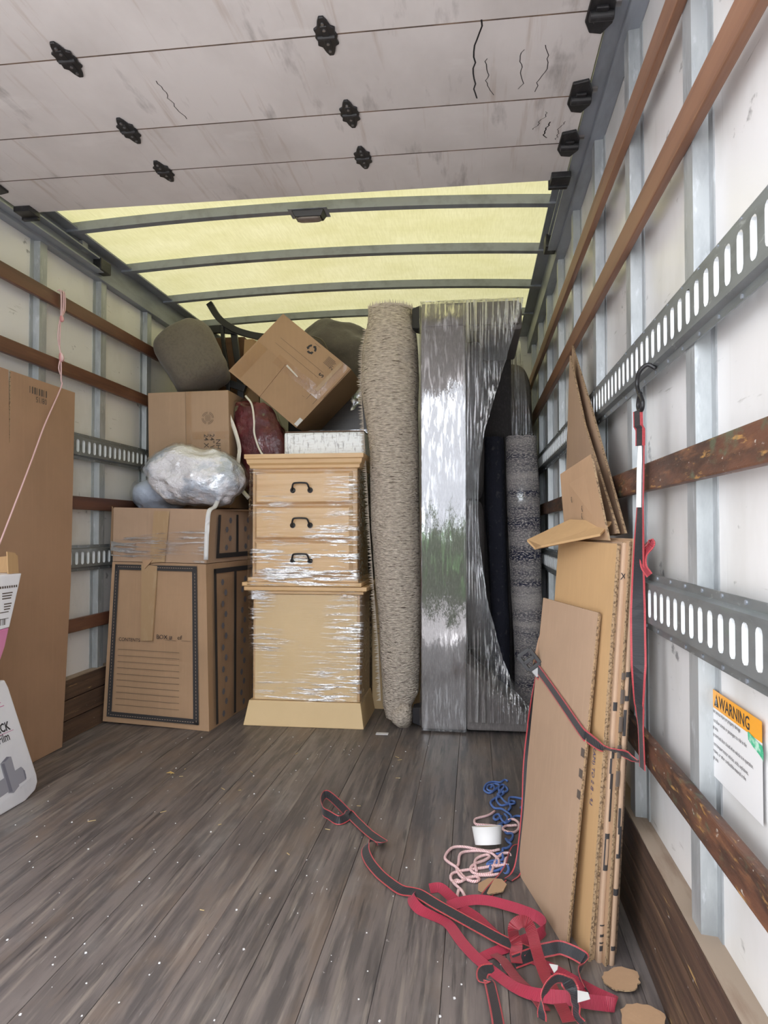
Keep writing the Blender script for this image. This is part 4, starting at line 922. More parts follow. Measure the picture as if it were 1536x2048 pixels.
b = MB(); b.blob((-0.372, 3.60, 0.06), (0.062, 0.07, 0.07), amp=0.25, freq=9, seed=8, nu=22, nv=14); b.build('tucked_end', M['rug_tan'], tr, smooth=True)
fr_ = MB()
edge_pts = [(0.12, -0.487), (0.40, -0.50), (0.65, -0.52), (1.0, -0.545), (1.40, -0.568), (1.76, -0.592), (1.95, -0.582), (2.05, -0.56)]
for k in range(230):
    z = 0.13 + 1.92 * k / 230
    for (z0, x0), (z1, x1) in zip(edge_pts[:-1], edge_pts[1:]):
        if z0 <= z <= z1: x = x0 + (x1 - x0) * (z - z0) / (z1 - z0)
    l_ = random.uniform(0.008, 0.018); dz = random.uniform(-0.008, 0.004)
    fr_.poly([(x + 0.006, 3.60, z - 0.003), (x - l_, 3.585, z + dz), (x + 0.006, 3.60, z + 0.004)])
    fr_.poly([(x + 0.006, 3.60, z - 0.003), (x + 0.006, 3.605, z + 0.004), (x - l_, 3.585, z + dz)])
for k in range(60):
    a = math.pi + math.pi * k / 60; x = -0.435 + 0.115 * math.cos(a); y_ = 3.64 + 0.115 * math.sin(a); h_ = random.uniform(0.006, 0.018)
    fr_.poly([(x - 0.003, y_, 2.145), (x + 0.003, y_, 2.145), (x + random.uniform(-0.006, 0.006), y_ - 0.003, 2.16 + h_)])
stuff(fr_.build('frayed_edge', M['rug_tan'], tr))
for z0, z1, xl, xr in ((0.235, 0.305, -0.497, -0.268), (1.86, 1.93, -0.592, -0.28)):
    b = MB(); b.grid(26, 4, lambda u, v: ((xl + xr) / 2 + ((xr - xl) / 2 + 0.006) * math.cos(math.pi * (1 + u)), 3.64 + 0.122 * math.sin(math.pi * (1 + u)) , z0 + (z1 - z0) * v + 0.012 * math.sin(u * 5)))
    b.build('tape_band', M['film_bag'], tr, smooth=True)
# beige carton seen between the chests and the tan rug
bc = thing('cardboard_box', (-0.45, 4.15, 0), 'pale flat carton with thin printed lines behind the gap beside the tan rug', 'cardboard box')
b = MB(); b.box((-0.575, 3.93, 0.0), (-0.30, 4.04, 0.72)); b.build('carton', M['backboard'], bc, bevel=0.004)
q = Face((-0.575, 3.93, 0), (1, 0, 0), (0, 0, 1), 0.001)
for z in (0.42, 0.445, 0.47, 0.53): q.rect(0.03, z, 0.2, z + 0.003)
q.mb.build('printed_lines', M['ink_grey'], bc)

b_rug = thing('rolled_rug', (0.26, 4.0, 0), 'speckled grey and navy rug rolled upright beside the right wall', 'rug', 'rolled rugs')
def sc2(z, xl, xr, y=3.99): return (z, (xl + xr) / 2, y, (xr - xl) / 2, (xr - xl) / 2 * 0.95)
rug_roll(b_rug, [sc2(0.0, 0.205, 0.375), sc2(0.25, 0.205, 0.378), sc2(0.62, 0.188, 0.374), sc2(1.16, 0.166, 0.364), sc2(1.52, 0.158, 0.348)], M['rug_blue'], turns=3.0, amp=0.003, seed=6, gap=0.016)
for z0 in (0.36, 1.12):
    b = MB(); b.grid(22, 4, lambda u, v: (0.275 - 0.012 * z0 + 0.101 * math.cos(math.pi * (1 + u)), 3.99 + 0.10 * math.sin(math.pi * (1 + u)), z0 + 0.09 * v + 0.05 * u))
    b.build('tape_band', M['film_bag'], b_rug, smooth=True)
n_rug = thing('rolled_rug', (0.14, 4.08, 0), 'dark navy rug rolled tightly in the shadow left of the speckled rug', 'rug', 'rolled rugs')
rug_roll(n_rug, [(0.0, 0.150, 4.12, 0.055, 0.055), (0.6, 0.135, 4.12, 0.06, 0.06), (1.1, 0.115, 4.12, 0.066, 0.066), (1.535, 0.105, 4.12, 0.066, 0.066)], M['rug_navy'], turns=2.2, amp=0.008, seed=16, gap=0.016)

# ------------------------------------------------------------------ sofa on end, wrapped
so = thing('wrapped_sofa', (-0.05, 3.8, 0), 'grey upholstered sofa on end in clear stretch film, next to the tan rug', 'sofa')
b = MB(); b.box((-0.268, 3.515, 0.012), (-0.045, 4.30, 2.13)); b.build('sofa_back', M['sofa'], so, bevel=0.018, segs=3)
b = MB(); b.prism([(-0.044, 3.52, 0.014), (0.292, 3.52, 0.014), (0.300, 3.52, 0.05), (0.215, 3.52, 0.135), (0.12, 3.52, 0.200), (0.02, 3.52, 0.29), (-0.044, 3.52, 0.35)], (0, 0.34, 0)); b.build('arm', M['sofa'], so, bevel=0.012, segs=2)
b = MB(); b.box((-0.044, 3.535, 2.00), (0.235, 4.19, 2.135)); b.build('arm', M['sofa'], so, bevel=0.016, segs=3)
b = MB(); b.box((-0.044, 4.195, 0.05), (0.215, 4.32, 2.12)); b.build('seat_panel', M['sofa_dark'], so, bevel=0.02, segs=3)
b = MB(); b.box((-0.262, 3.508, 2.02), (0.22, 3.535, 2.135)); b.build('arm_panel', M['sofa'], so, bevel=0.008)
for z0, z1, k in ((0.37, 1.16, 0), (1.18, 1.99, 1)):
    b = MB(); b.blob((-0.015, 3.93, (z0 + z1) / 2), (0.065, 0.30, (z1 - z0) / 2), e=0.35, e2=0.35, amp=0.03, freq=6, seed=50 + k, nu=36, nv=24); b.build('seat_cushion', M['sofa_dark'], so, smooth=True)
for z0, z1 in ((2.02, 2.14), (0.02, 0.115)):
    b = MB(); b.hexa([(-0.315, 3.56, z0 + 0.01), (-0.269, 3.54, z0), (-0.269, 3.66, z0), (-0.315, 3.64, z0 + 0.01), (-0.315, 3.56, z1 - 0.01), (-0.269, 3.54, z1), (-0.269, 3.66, z1), (-0.315, 3.64, z1 - 0.01)]); b.build('foot', M['blackplastic'], so, bevel=0.004)
# films: one on the flat left part, one drawn tight in a hollow curve from arm to arm
filmsheet('stretch_film', so, [((-0.274, 3.9, 0.01), (-0.274, 3.9, 2.14), (-1, 0, 0)), ((-0.274, 3.503, 0.01), (-0.274, 3.503, 2.145), (-.7, -.7, 0)), ((-0.045, 3.498, 0.01), (-0.045, 3.498, 2.145), fy)], 30, 60, 0.0025, M['film_flat'], 12, (5, 9))
curve = [(0.055, 0.310), (0.105, 0.294), (0.212, 0.193), (0.406, 0.121), (0.652, 0.060), (0.90, 0.029), (1.075, 0.017), (1.30, 0.021), (1.50, 0.051), (1.749, 0.126), (1.998, 0.201), (2.10, 0.236), (2.15, 0.240)]
def cx_of(z):
    for (z0, x0), (z1, x1) in zip(curve[:-1], curve[1:]):
        if z <= z1: return x0 + (x1 - x0) * max(0, (z - z0)) / (z1 - z0)
    return curve[-1][1]
def film_pull(u, v):
    z = 0.06 + 2.08 * v; xr = cx_of(z); k = math.sin(math.pi * min(1, max(0, (z - 0.06) / 2.08)))
    if u < 0.6:
        t = u / 0.6; x = -0.055 + (xr + 0.055) * t; y = 3.497 - 0.002 * math.sin(math.pi * t) + 0.05 * k * t * t
    else:
        t = (u - 0.6) / 0.4; x = xr - 0.02 * t; y = 3.497 + 0.05 * k + (0.42 if z < 1.9 else 0.55) * t
    rip = 0.0035 * noise.noise(V((x * 55 - 0.5 * z, z * 1.6, 2))) + 0.0025 * noise.noise(V((x * 120, z * 2.2, 9)))
    return (x, y - rip if u < 0.6 else y, z) if u < 0.6 else (x + rip, y, z)
b = MB(); b.grid(70, 90, film_pull); b.build('stretch_film', M['film_v'], so, smooth=True)
b = MB(); b.grid(20, 10, lambda u, v: (-0.27 + 0.51 * u, 3.50 + 0.55 * v, 2.145 + 0.004 * noise.noise(V((u * 9, v * 5, 1))))); b.build('stretch_film', M['film_flat'], so, smooth=True)

# second wrapped piece behind, on the right
s2 = thing('wrapped_armchair', (0.2, 4.6, 0), 'dark grey upholstered armchair in clear film, standing behind the speckled rug', 'armchair')
b = MB(); b.box((-0.02, 4.36, 0.01), (0.37, 4.95, 1.60)); b.build('seat_body', M['sofa_dark'], s2, bevel=0.05, segs=4)
b = MB(); b.blob((0.215, 4.62, 1.72), (0.145, 0.25, 0.33), e=0.6, e2=0.5, amp=0.04, freq=4, seed=61, nu=40, nv=26); b.build('back_cushion', M['sofa'], s2, smooth=True)
b = MB()
def film2(u, v):
    z = 1.35 + 0.80 * v
    if u < 0.5: t = u / 0.5; x = 0.03 + 0.345 * t - 0.10 * v * t; y = 4.33
    else: t = (u - 0.5) / 0.5; x = 0.375 - 0.10 * v; y = 4.33 + 0.6 * t
    return (x + 0.004 * noise.noise(V((u * 40, v * 2, 4))), y + 0.006 * noise.noise(V((u * 60, v * 2, 7))), z)
b.grid(60, 24, film2); b.build('stretch_film', M['film_v'], s2, smooth=True)

# ------------------------------------------------------------------ flattened cartons leaning on the right wall
LEAN = V((0.094, 0.0, 0.80))
def flat_carton(nearX, nearY, th, h_near, h_far, length, lean, m, label, name='flattened_box', z0=0.0, edge='flute', layers=2, yaw=0.235):
    """two boards folded face to face; near edge towards the truck door"""
    t = thing(name, (nearX, nearY, z0), label, 'flattened box', 'flattened boxes strapped to the right wall')
    far = V((-yaw * length, length * 0.97, 0)); up = V((lean, 0, 1))
    A = V((nearX, nearY, z0)); nrm = V((0.97, yaw, 0)).normalized()
    k = th / layers
    for i in range(layers):
        o = nrm * (k * i); a = A + o + V((0, 0.006 * i, 0)); hn = h_near - 0.004 * i; hf = h_far - 0.006 * i
        mb = MB(); mb.prism([a, a + far, a + far + up * hf, a + up * hn], nrm * (k - 0.0008), 0, 1)
        mb.build('board', [M[m], M[edge]], t)
    t['_near'] = 0.0
    return t, A, far, up, nrm
def near_face(t, A, up, nrm, th, rects, texts=(), m='ink', back=0.0014):
    """print on the folded near edge, which faces the truck door"""
    q = Face(A, nrm, up, 0.0018)
    for u0, v0, u1, v1 in rects: q.rect(u0 * th, v0, u1 * th, v1)
    for body, u, v, sz in texts: q.text(body, u * th, v, sz, narrow=0.9, thick=0.006)
    return q.mb.build('print', M[m], t)
def fold_edge(t, A, up, nrm, th, h, m):
    r = th / 2; mb = MB()
    P = [A + nrm * r, A + nrm * r + up * h]
    rg = []
    for p in P: rg.append([p + nrm * r * math.cos(a) - V((0, 1, 0)) * r * 0.8 * math.sin(a) for a in [math.pi * k / 6 for k in range(7)]])
    mb.rings(rg, False, False); mb.build('folded_edge', M[m], t, smooth=True)
# A: the broad sheet in front
A_, A0, Af, Au, An = flat_carton(0.211, 1.747, 0.010, 0.802, 0.80, 0.395, 0.101, 'card_pink', 'broad plain flattened box at the front of the leaning stack, crossed by the strap')
q = Face(A0, Af, Au, 0); n_face = -An
mb = MB()
for v in (0.355, 0.405, 0.455): mb.poly([A0 + Au * v + n_face * 0.001, A0 + Au * (v + 0.020) + n_face * 0.001, A0 + Au * (v + 0.020) + Af * 0.05 + n_face * 0.001, A0 + Au * v + Af * 0.05 + n_face * 0.001])
mb.build('print', M['ink_grey'], A_)
# small bundle peeping over A
S_, S0, Sf, Su, Sn = flat_carton(0.229, 1.800, 0.012, 0.835, 0.875, 0.30, 0.092, 'card_yellow', 'shadowed bundle of small flattened boxes behind the broad front sheet, layered dark edge', edge='flute_shaded', layers=4, z0=0.0)
# B: golden box with crushed corrugated edge and a bent flap
B_, B0, Bf, Bu, Bn = flat_carton(0.2575, 1.706, 0.016, 0.968, 0.972, 0.385, 0.074, 'card_yellow', 'golden flattened box with crushed corrugated edge and a flap bent outwards')
mb = MB(); mb.prism([(0.172, 2.08, 0.943), (0.181, 2.0, 0.951), (0.30, 1.76, 0.985), (0.334, 1.80, 1.015), (0.262, 2.02, 1.024), (0.152, 2.12, 0.966)], (0.001, 0, 0.006)); mb.build('bent_flap', [M['card_yellow']], B_)
q = Face(B0 + Bf * 0.05, Bu, -Bf, 0.0012)
q.text('LF - B S GT (MAX)', 0.345, -0.030, 0.021, narrow=0.9); q2 = q.mb
for i, p in enumerate(q2.v): q2.v[i] = p - Bn * 0.003
q2.build('lettering', M['ink_navy'], B_)
# C, D, E, F: boxes seen end-on
C_, C0, Cf, Cu, Cn = flat_carton(0.276, 1.708, 0.0140, 0.972, 0.97, 0.38, 0.068, 'card_pink', 'flattened box seen end-on with a rounded fold printed X4 and large black letters')
fold_edge(C_, C0, Cu, Cn, 0.0140, 0.97, 'card_pink')
D_, D0, Df, Du, Dn = flat_carton(0.2915, 1.692, 0.0095, 0.975, 0.975, 0.40, 0.064, 'card', 'thin flattened box with black square marks up its edge, right of the X4 box')
E_, E0, Ef, Eu, En = flat_carton(0.3025, 1.700, 0.0125, 0.98, 0.98, 0.38, 0.062, 'card', 'flattened box with broken black lettering on its fold, behind the square-marked one')
fold_edge(E_, E0, Eu, En, 0.0125, 0.98, 'card_pink')
F_, F0, Ff, Fu, Fn = flat_carton(0.3165, 1.735, 0.012, 0.975, 0.97, 0.36, 0.060, 'card_pink', 'rearmost flattened box with small printed lines near its top, next to the wall', edge='flute_shaded')
def edge_print(t, A, up, nrm, th, items, texts=(), m='ink', bulge=0.8):
    mb = MB(); r = th / 2
    for u0, v0, u1, v1 in items:
        n = 4
        for k in range(n):
            ua, ub = u0 + (u1 - u0) * k / n, u0 + (u1 - u0) * (k + 1) / n
            def P(u, v):
                c = max(-1, min(1, 2 * u - 1)); s_ = math.sqrt(max(0, 1 - c * c)) * bulge
                return A + nrm * (r + r * c) + V((0, -1, 0)) * (r * s_ + 0.0014) + up * v
            mb.poly([P(ua, v0), P(ub, v0), P(ub, v1), P(ua, v1)])
    for body, u, v, sz in texts: text_into(mb, body, A + nrm * (u * th) + V((0, -1, 0)) * (r * bulge + 0.002) + up * v, nrm, up, sz, 0, 'LEFT', 0.9, 0.006)
    return mb.build('print', M[m], t)
edge_print(C_, C0, Cu, Cn, 0.0140, [(0.05, 0.58, 1, 0.60), (0.3, 0.40, 1, 0.435), (0.1, 0.435, 0.45, 0.47), (0.3, 0.47, 1, 0.495), (0.45, 0.325, 1, 0.405), (0.05, 0.285, 1, 0.297), (0.05, 0.225, 0.25, 0.285), (0.75, 0.225, 1, 0.285), (0.05, 0.212, 1, 0.225), (0.2, 0.06, 0.9, 0.066), (0.2, 0.045, 0.9, 0.048), (0.25, 0.04, 0.8, 0.028), (0.1, 0.085, 0.9, 0.088)], [('X4', -0.1, 0.885, 0.022)])
edge_print(D_, D0, Du, Dn, 0.0095, [(0.0, v, 0.95, v + w_) for v, w_ in ((0.655, 0.016), (0.60, 0.032), (0.535, 0.035), (0.475, 0.03), (0.41, 0.036))], (), 'ink_grey', 0.3)
edge_print(E_, E0, Eu, En, 0.0125, [(0.1, 0.66, 1, 0.672), (0.1, 0.605, 1, 0.617), (0.7, 0.617, 1, 0.66), (0.05, 0.525, 0.6, 0.585), (0.1, 0.315, 0.55, 0.36), (0.2, 0.30, 0.9, 0.318), (0.1, 0.245, 1, 0.255), (0.5, 0.255, 0.9, 0.30), (0.0, 0.16, 1, 0.175), (0.1, 0.035, 0.9, 0.045)])
edge_print(F_, F0, Fu, Fn, 0.013, [(0.1, 0.905, 0.9, 0.909), (0.1, 0.885, 0.9, 0.896), (0.1, 0.87, 0.9, 0.873), (0.1, 0.86, 0.9, 0.863)], (), 'ink_grey', 0.2)
# tall boards rising behind the stack
def tilted_board(X, P, label, m, th=0.006, dx=0.0):
    t = thing('cardboard_sheet', (X, P[0][0], 0.985), label, 'cardboard sheet', 'tall cardboard sheets behind the stack')
    mb = MB(); mb.prism([(X + dx * (z - 0.5), y, z) for y, z in P], (th, 0, 0), 0, 1); mb.build('board', [M[m], M['flute']], t); return t
tilted_board(0.340, [(1.90, 0.985), (1.755, 0.992), (2.26, 1.33), (2.59, 1.628), (2.74, 1.11), (2.76, 0.985)], 'tall pointed cardboard sheet rising above the stack, nearer of the two', 'card_pink')
tilted_board(0.362, [(1.92, 0.985), (1.78, 0.992), (2.26, 1.374), (2.69, 1.69), (2.82, 1.11), (2.84, 0.985)], 'tall pointed cardboard sheet rising above the stack, nearest the wall', 'card_pink')
ms = thing('cardboard_sheet', (0.29, 1.9, 0.975), 'golden brown carton flap standing in front of the tall pointed sheets', 'cardboard sheet', 'tall cardboard sheets behind the stack')
mb = MB()
mq = [V((0.250, 2.13, 1.165)), V((0.302, 1.90, 1.199)), V((0.318, 1.75, 0.975)), V((0.262, 2.12, 0.975))]
mb.prism(mq, (0.005, 0.001, 0), 0, 1); mb.build('board', [M['card'], M['flute']], ms)
mb = MB()
for c in ((0.3, 0.72), (0.55, 0.62), (0.52, 0.56)):
    p = lerp2(mq[0], mq[1], mq[2], mq[3], c[0], 0.45 + 0.25 * (0.72 - c[1]) / 0.16)
    mb.ribbon([p + V((-0.002, -0.001, 0.008)), p + V((-0.002, -0.001, 0.0)), p + V((-0.001, -0.006, -0.008))], 0.002, 0, 0.0005, wdir=(0.3, -1, 0))
mb.build('pen_mark', M['ink'], ms)

# ------------------------------------------------------------------ straps on the wall side
hk = thing('hanging_strap', (0.36, 1.62, 1.3), 'black strap with red edges hanging from a black S hook on the upper right track', 'strap', 'tie-down straps')
mb = MB(); mb.tube(catmull([(0.392, 1.590, 1.352), (0.376, 1.598, 1.362), (0.362, 1.612, 1.350), (0.360, 1.625, 1.330), (0.360, 1.618, 1.310), (0.360, 1.590, 1.290), (0.360, 1.575, 1.275), (0.360, 1.583, 1.262), (0.360, 1.605, 1.262), (0.360, 1.617, 1.275), (0.360, 1.610, 1.29), (0.360, 1.596, 1.30)], 6), 0.0048, 9); mb.build('hook', M['black'], hk, smooth=True)
path = [(0.358, 1.602, 1.262), (0.358, 1.60, 1.22), (0.358, 1.602, 1.185)]
mb = MB(); mb.ribbon(catmull(path, 5), 0.030, 0, 0.005, 0.004, wdir=(0.35, -1, 0)); mb.build('sewn_loop', [M['web_black'], M['web_edge']], hk, smooth=False)
mb = MB(); mb.ribbon(catmull([(0.359, 1.602, 1.186), (0.359, 1.606, 1.13), (0.359, 1.612, 1.05)], 5), 0.012, 0, 0.002, wdir=[(0.35 + 0.9 * k / 10, -1 + k / 10, 0) for k in range(11)]); mb.build('label_tag', M['paper'], hk)
pts = catmull([(0.362, 1.603, 1.20), (0.362, 1.612, 1.10), (0.362, 1.625, 1.02), (0.362, 1.64, 0.93), (0.362, 1.648, 0.80), (0.362, 1.644, 0.68), (0.362, 1.642, 0.60), (0.364, 1.642, 0.55), (0.366, 1.640, 0.47)], 6)
wd = []
for i in range(len(pts)):
    z = pts[i].z
    k = 0.15 if z > 1.06 else (0.15 + 0.85 * (1.06 - z) / 0.24 if z > 0.82 else (1.0 if z > 0.70 else max(0.12, 1.0 - 0.88 * (0.70 - z) / 0.14)))
    ang = math.acos(min(1, k)); wd.append((math.cos(ang), -math.cos(ang) * 0.25 - math.sin(ang) * 0.97, 0))
mb = MB(); mb.ribbon(pts, 0.034, 0, 0.0018, 0.0045, wdir=[V((0.30, -1.0, 0)) if p.z > 5 else V(w_) for p, w_ in zip(pts, wd)]); mb.build('webbing', [M['web_black'], M['web_edge']], hk)
mb = MB(); mb.ribbon(catmull([(0.370, 1.635, 0.96), (0.384, 1.62, 0.975), (0.385, 1.62, 0.965), (0.373, 1.63, 0.945), (0.372, 1.63, 0.92), (0.382, 1.62, 0.90)], 5), 0.016, 0.4, 0.0015, 0.003, wdir=(0.5, -1, 0.2)); mb.build('strap_end', [M['web_red_shaded'], M['web_edge']], hk)

bs = thing('box_strap', (0.25, 1.9, 0.55), 'black strap with red edges drawn slantwise round the flattened boxes, with cam buckle', 'strap', 'tie-down straps')
def onA(u, v): return A0 + Af * u + Au * v - An * 0.003
pts = [onA(1.015, 0.600) + An * 0.012, onA(1.0, 0.600), onA(0.8, 0.583), onA(0.55, 0.560), onA(0.3, 0.536), onA(0.05, 0.512), A0 + Au * 0.505 + V((0.004, -0.008, 0)), B0 + Bu * 0.497 + V((-0.005, -0.010, 0)), C0 + Cu * 0.492 + V((-0.002, -0.012, 0)), E0 + Eu * 0.486 + V((0.006, -0.015, 0)), V((0.352, 1.672, 0.482)), V((0.366, 1.66, 0.478))]
wds = [V((0, 0.1, 1))] * 6 + [V((0.2, -0.6, 1)), V((0.3, -1.2, 0.8)), V((0.3, -1.3, 0.5)), V((0.2, -1, 0.9)), V((0, -0.8, 0.5)), V((0, -1, 0.25))]
PP = catmull(pts, 5); WW = []
for i in range(len(PP)):
    k = min(i // 5, len(pts) - 2); t = (i % 5) / 5 if i < len(PP) - 1 else 1
    WW.append(wds[k] * (1 - t) + wds[k + 1] * t)
mb = MB(); mb.ribbon(PP, 0.030, 0, 0.0018, 0.004, wdir=WW); mb.build('webbing', [M['web_black'], M['web_edge']], bs)
# buckle at the far edge
fx = onA(1.0, 0.60)
mb = MB(); bx0 = V((0.140, 2.115, 0.640)); ud = V((0.60, -0.1, -0.78)).normalized(); vd = V((0.78, -0.1, 0.60)).normalized()
def fr4(o, u, v, L, W_, t, dep):
    n_ = u.cross(v).normalized()
    for p, q_, wv in ((o, o + u * L, v), (o + v * W_, o + v * W_ + u * L, v)):
        mb.prism([p - wv * t / 2, q_ - wv * t / 2, q_ + wv * t / 2, p + wv * t / 2], n_ * dep)
    for k in (0, 0.52, 1.0):
        p = o + u * L * k; mb.prism([p - u * t / 2, p + v * W_ - u * t / 2, p + v * W_ + u * t / 2, p + u * t / 2], n_ * dep)
fr4(bx0 - vd * 0.018, ud, vd, 0.050, 0.040, 0.011, 0.014); mb.build('cam_buckle', M['blackplastic'], bs, bevel=0.0015)
mb = MB(); o = bx0 + ud * 0.052; mb.prism([o - vd * 0.016, o + vd * 0.016, o + vd * 0.014 + ud * 0.026, o - vd * 0.014 + ud * 0.026], (0, -0.008, 0)); mb.build('buckle_lever', M['bolt'], bs, bevel=0.002)
mb = MB(); mb.ribbon(catmull([bx0 + ud * 0.078, bx0 + ud * 0.10, fx + V((0.0, 0.006, 0.005)), onA(1.0, 0.600)], 4), 0.030, 0, 0.0018, 0.004, wdir=(0.2, 0.1, 1)); mb.build('webbing', [M['web_black'], M['web_edge']], bs)
mb = MB(); mb.ribbon(catmull([(0.210, 2.15, 0.70), (0.20, 2.145, 0.675), (0.192, 2.145, 0.64), (0.184, 2.14, 0.61), (0.184, 2.14, 0.575)], 5), 0.030, 0, 0.002, wdir=[(1, -0.5, 0.4 - 0.02 * k) for k in range(21)]); mb.build('cardboard_protector', M['card_dark'], bs)
pts = catmull([(0.183, 2.145, 0.578), (0.172, 2.145, 0.50), (0.160, 2.14, 0.40), (0.150, 2.13, 0.30), (0.144, 2.12, 0.18), (0.13, 2.12, 0.05), (0.115, 2.10, 0.006), (0.09, 2.06, 0.004)], 6)
wd = [V((1.0, -0.3, 0)) * (0.25 + 0.75 * min(1, i / 24)) + V((0.1, 1, 0)) * max(0, 1 - i / 20) for i in range(len(pts))]
mb = MB(); mb.ribbon(pts, 0.026, 0, 0.0018, 0.0035, wdir=wd); mb.build('hanging_tail', [M['web_black'], M['web_edge']], bs)

# ------------------------------------------------------------------ loose straps and ropes on the floor
def floor_strap(name, label, path, width, tilt, mats, edge, group, closed=False, n=6, base=0.002, face=None):
    P = catmull([(x, y, z) for x, y, z in path], n)
    if isinstance(tilt, list):
        T = []
        for i in range(len(P)):
            k = min(i // n, len(tilt) - 2); t = (i % n) / n if i < len(P) - 1 else 1
            T.append(tilt[k] * (1 - t) + tilt[k + 1] * t)
    else: T = [tilt] * len(P)
    P = [p + V((0, 0, base + abs(math.sin(a)) * width / 2)) for p, a in zip(P, T)]
    mb = MB(); wd = None
    if face is not None: wd = [(P[min(i + 1, len(P) - 1)] - P[max(i - 1, 0)]).cross(V(face)) for i in range(len(P))]; T = 0.0
    mb.ribbon(P, width, T, 0.0016, edge, wdir=wd)
    o = mb.build(name, mats, None); return tag(o, label, 'strap', group)
BE = [M['web_black'], M['web_edge']]
G_ = 'loose straps on the floor'
floor_strap('webbing_strap', 'long black strap with red edges, its sewn loop far out on the bare floor', [(-0.437,2.431,0.0),(-0.487,2.514,0.0),(-0.55,2.598,0.0),(-0.556,2.528,0.0),(-0.531,2.443,0.0),(-0.501,2.409,0.0),(-0.463,2.374,0.0),(-0.442,2.406,0.0),(-0.438,2.445,0.0),(-0.409,2.403,0.0),(-0.35,2.314,0.0),(-0.311,2.264,0.0),(-0.289,2.224,0.006),(-0.295,2.181,0.022),(-0.324,2.208,0.016),(-0.34,2.186,0.0),(-0.318,2.113,0.0),(-0.276,2.039,0.0),(-0.236,1.988,0.0),(-0.203,1.952,0.0),(-0.172,1.936,0.006),(-0.149,1.918,0.01),(-0.107,1.878,0.01),(-0.055,1.83,0.012),(0.007,1.776,0.012),(0.064,1.728,0.012),(0.119,1.693,0.012)], 0.030, [0.9, 1.0, 1.2, 1.4, 1.6, 1.8, 2.0, 2.3, 2.54, 2.79, 2.89, 2.8400000000000003, 2.74, 2.64, 2.54, 2.54, 2.69, 2.79, 2.79, 2.64, 2.74, 2.74, 2.79, 2.8400000000000003, 2.8400000000000003, 2.8400000000000003, 2.8400000000000003], BE, 0.0032, G_, base=0.004)
floor_strap('webbing_strap', 'black red-edged strap curling out from under the broad front sheet near the ropes', [(0.141,2.276,0.0),(0.123,2.262,0.0),(0.11,2.211,0.0),(0.099,2.147,0.0),(0.08,2.085,0.0),(0.058,2.035,0.0),(0.039,1.992,0.0),(0.025,1.956,0.0)], 0.028, 0.3, BE, 0.0032, G_, base=0.001)
floor_strap('webbing_strap', 'black red-edged strap arching between the red webbing and the box stack foot', [(0.084,1.662,0.0),(0.108,1.679,0.0),(0.133,1.697,0.0),(0.15,1.694,0.01),(0.171,1.696,0.015),(0.192,1.704,0.015),(0.215,1.699,0.012),(0.236,1.681,0.012),(0.244,1.669,0.01),(0.235,1.652,0.0),(0.224,1.629,0.0),(0.228,1.604,0.0),(0.236,1.57,0.0)], 0.030, [-0.9] * 9 + [-1.2, -1.6, -2.0, -2.2], BE, 0.0034, G_, base=0.002)
sl = floor_strap('webbing_strap', 'black red-edged strap forming an upright loop at the lower edge of the tangle', [(0.13,1.458,0.01),(0.13,1.465,0.03),(0.134,1.471,0.05),(0.147,1.476,0.07),(0.162,1.478,0.08),(0.178,1.474,0.08),(0.19,1.481,0.06),(0.196,1.479,0.035),(0.199,1.477,0.01),(0.209,1.472,0)], 0.030, 1.1, BE, 0.0034, G_, base=0.002)
floor_strap('webbing_strap', 'black red-edged strap end lying left of the red tangle at the picture bottom', [(0.039,1.64,0.0),(0.019,1.634,0.0),(0.012,1.615,0.0),(0.015,1.592,0.0),(0.026,1.598,0.0),(0.031,1.571,0.0),(0.036,1.53,0.0),(0.04,1.494,0.0),(0.043,1.459,0.0),(0.045,1.422,0.0)], 0.028, 0.35, BE, 0.0034, G_, base=0.001)
floor_strap('webbing_strap', 'long red webbing strap doubled into a wide flat loop across the floor', [(-0.143,1.956,0.0),(-0.167,1.949,0.0),(-0.173,1.913,0.0),(-0.149,1.868,0.0),(-0.116,1.847,0.0),(-0.086,1.829,0.0),(-0.065,1.805,0.0),(-0.037,1.744,0.0),(-0.008,1.693,0.0),(0.019,1.656,0.0),(0.052,1.617,0.0),(0.082,1.579,0.004),(0.112,1.555,0.006),(0.148,1.533,0.014),(0.19,1.528,0.016),(0.232,1.528,0.012),(0.266,1.534,0.006),(0.285,1.539,0.0),(0.285,1.553,0.0),(0.252,1.576,0.004),(0.215,1.623,0.0),(0.174,1.663,0.0),(0.13,1.693,0.0),(0.091,1.73,0.0),(0.057,1.768,0.0),(0.029,1.81,0.0),(-0.001,1.858,0.0),(-0.036,1.893,0.0),(-0.069,1.942,0.0),(-0.099,1.98,0.0),(-0.128,1.974,0.0)], 0.027, [-0.3, -0.6, -0.9, -0.6, -0.3, -0.2, -0.2, -0.2, -0.2, -0.2, -0.2, -0.25, -0.5, -0.7, -0.8, -0.8, -0.9, -1.57, -2.4, -2.7, -2.9, -3.0, -3.0, -3.0, -3.0, -3.0, -2.95, -2.85, -2.6, -2.4, -2.5], M['web_red'], 0, G_, base=0.001)
floor_strap('webbing_strap', 'pink-red webbing strap arcing round below the broad front sheet', [(-0.073,1.885,0.0),(-0.048,1.899,0.004),(-0.009,1.915,0.006),(0.03,1.909,0.01),(0.076,1.889,0.012),(0.121,1.866,0.012),(0.156,1.832,0.012),(0.169,1.801,0.008),(0.155,1.784,0),(0.124,1.761,0.0),(0.091,1.739,0.0),(0.062,1.719,0.0),(0.034,1.701,0.0),(0.013,1.684,0.0)], 0.026, [-0.7] * 6 + [-1.0, -1.4, -1.9, -2.4, -2.6, -2.8, -2.9, -3.0], M['web_red'], 0, G_, base=0.002)
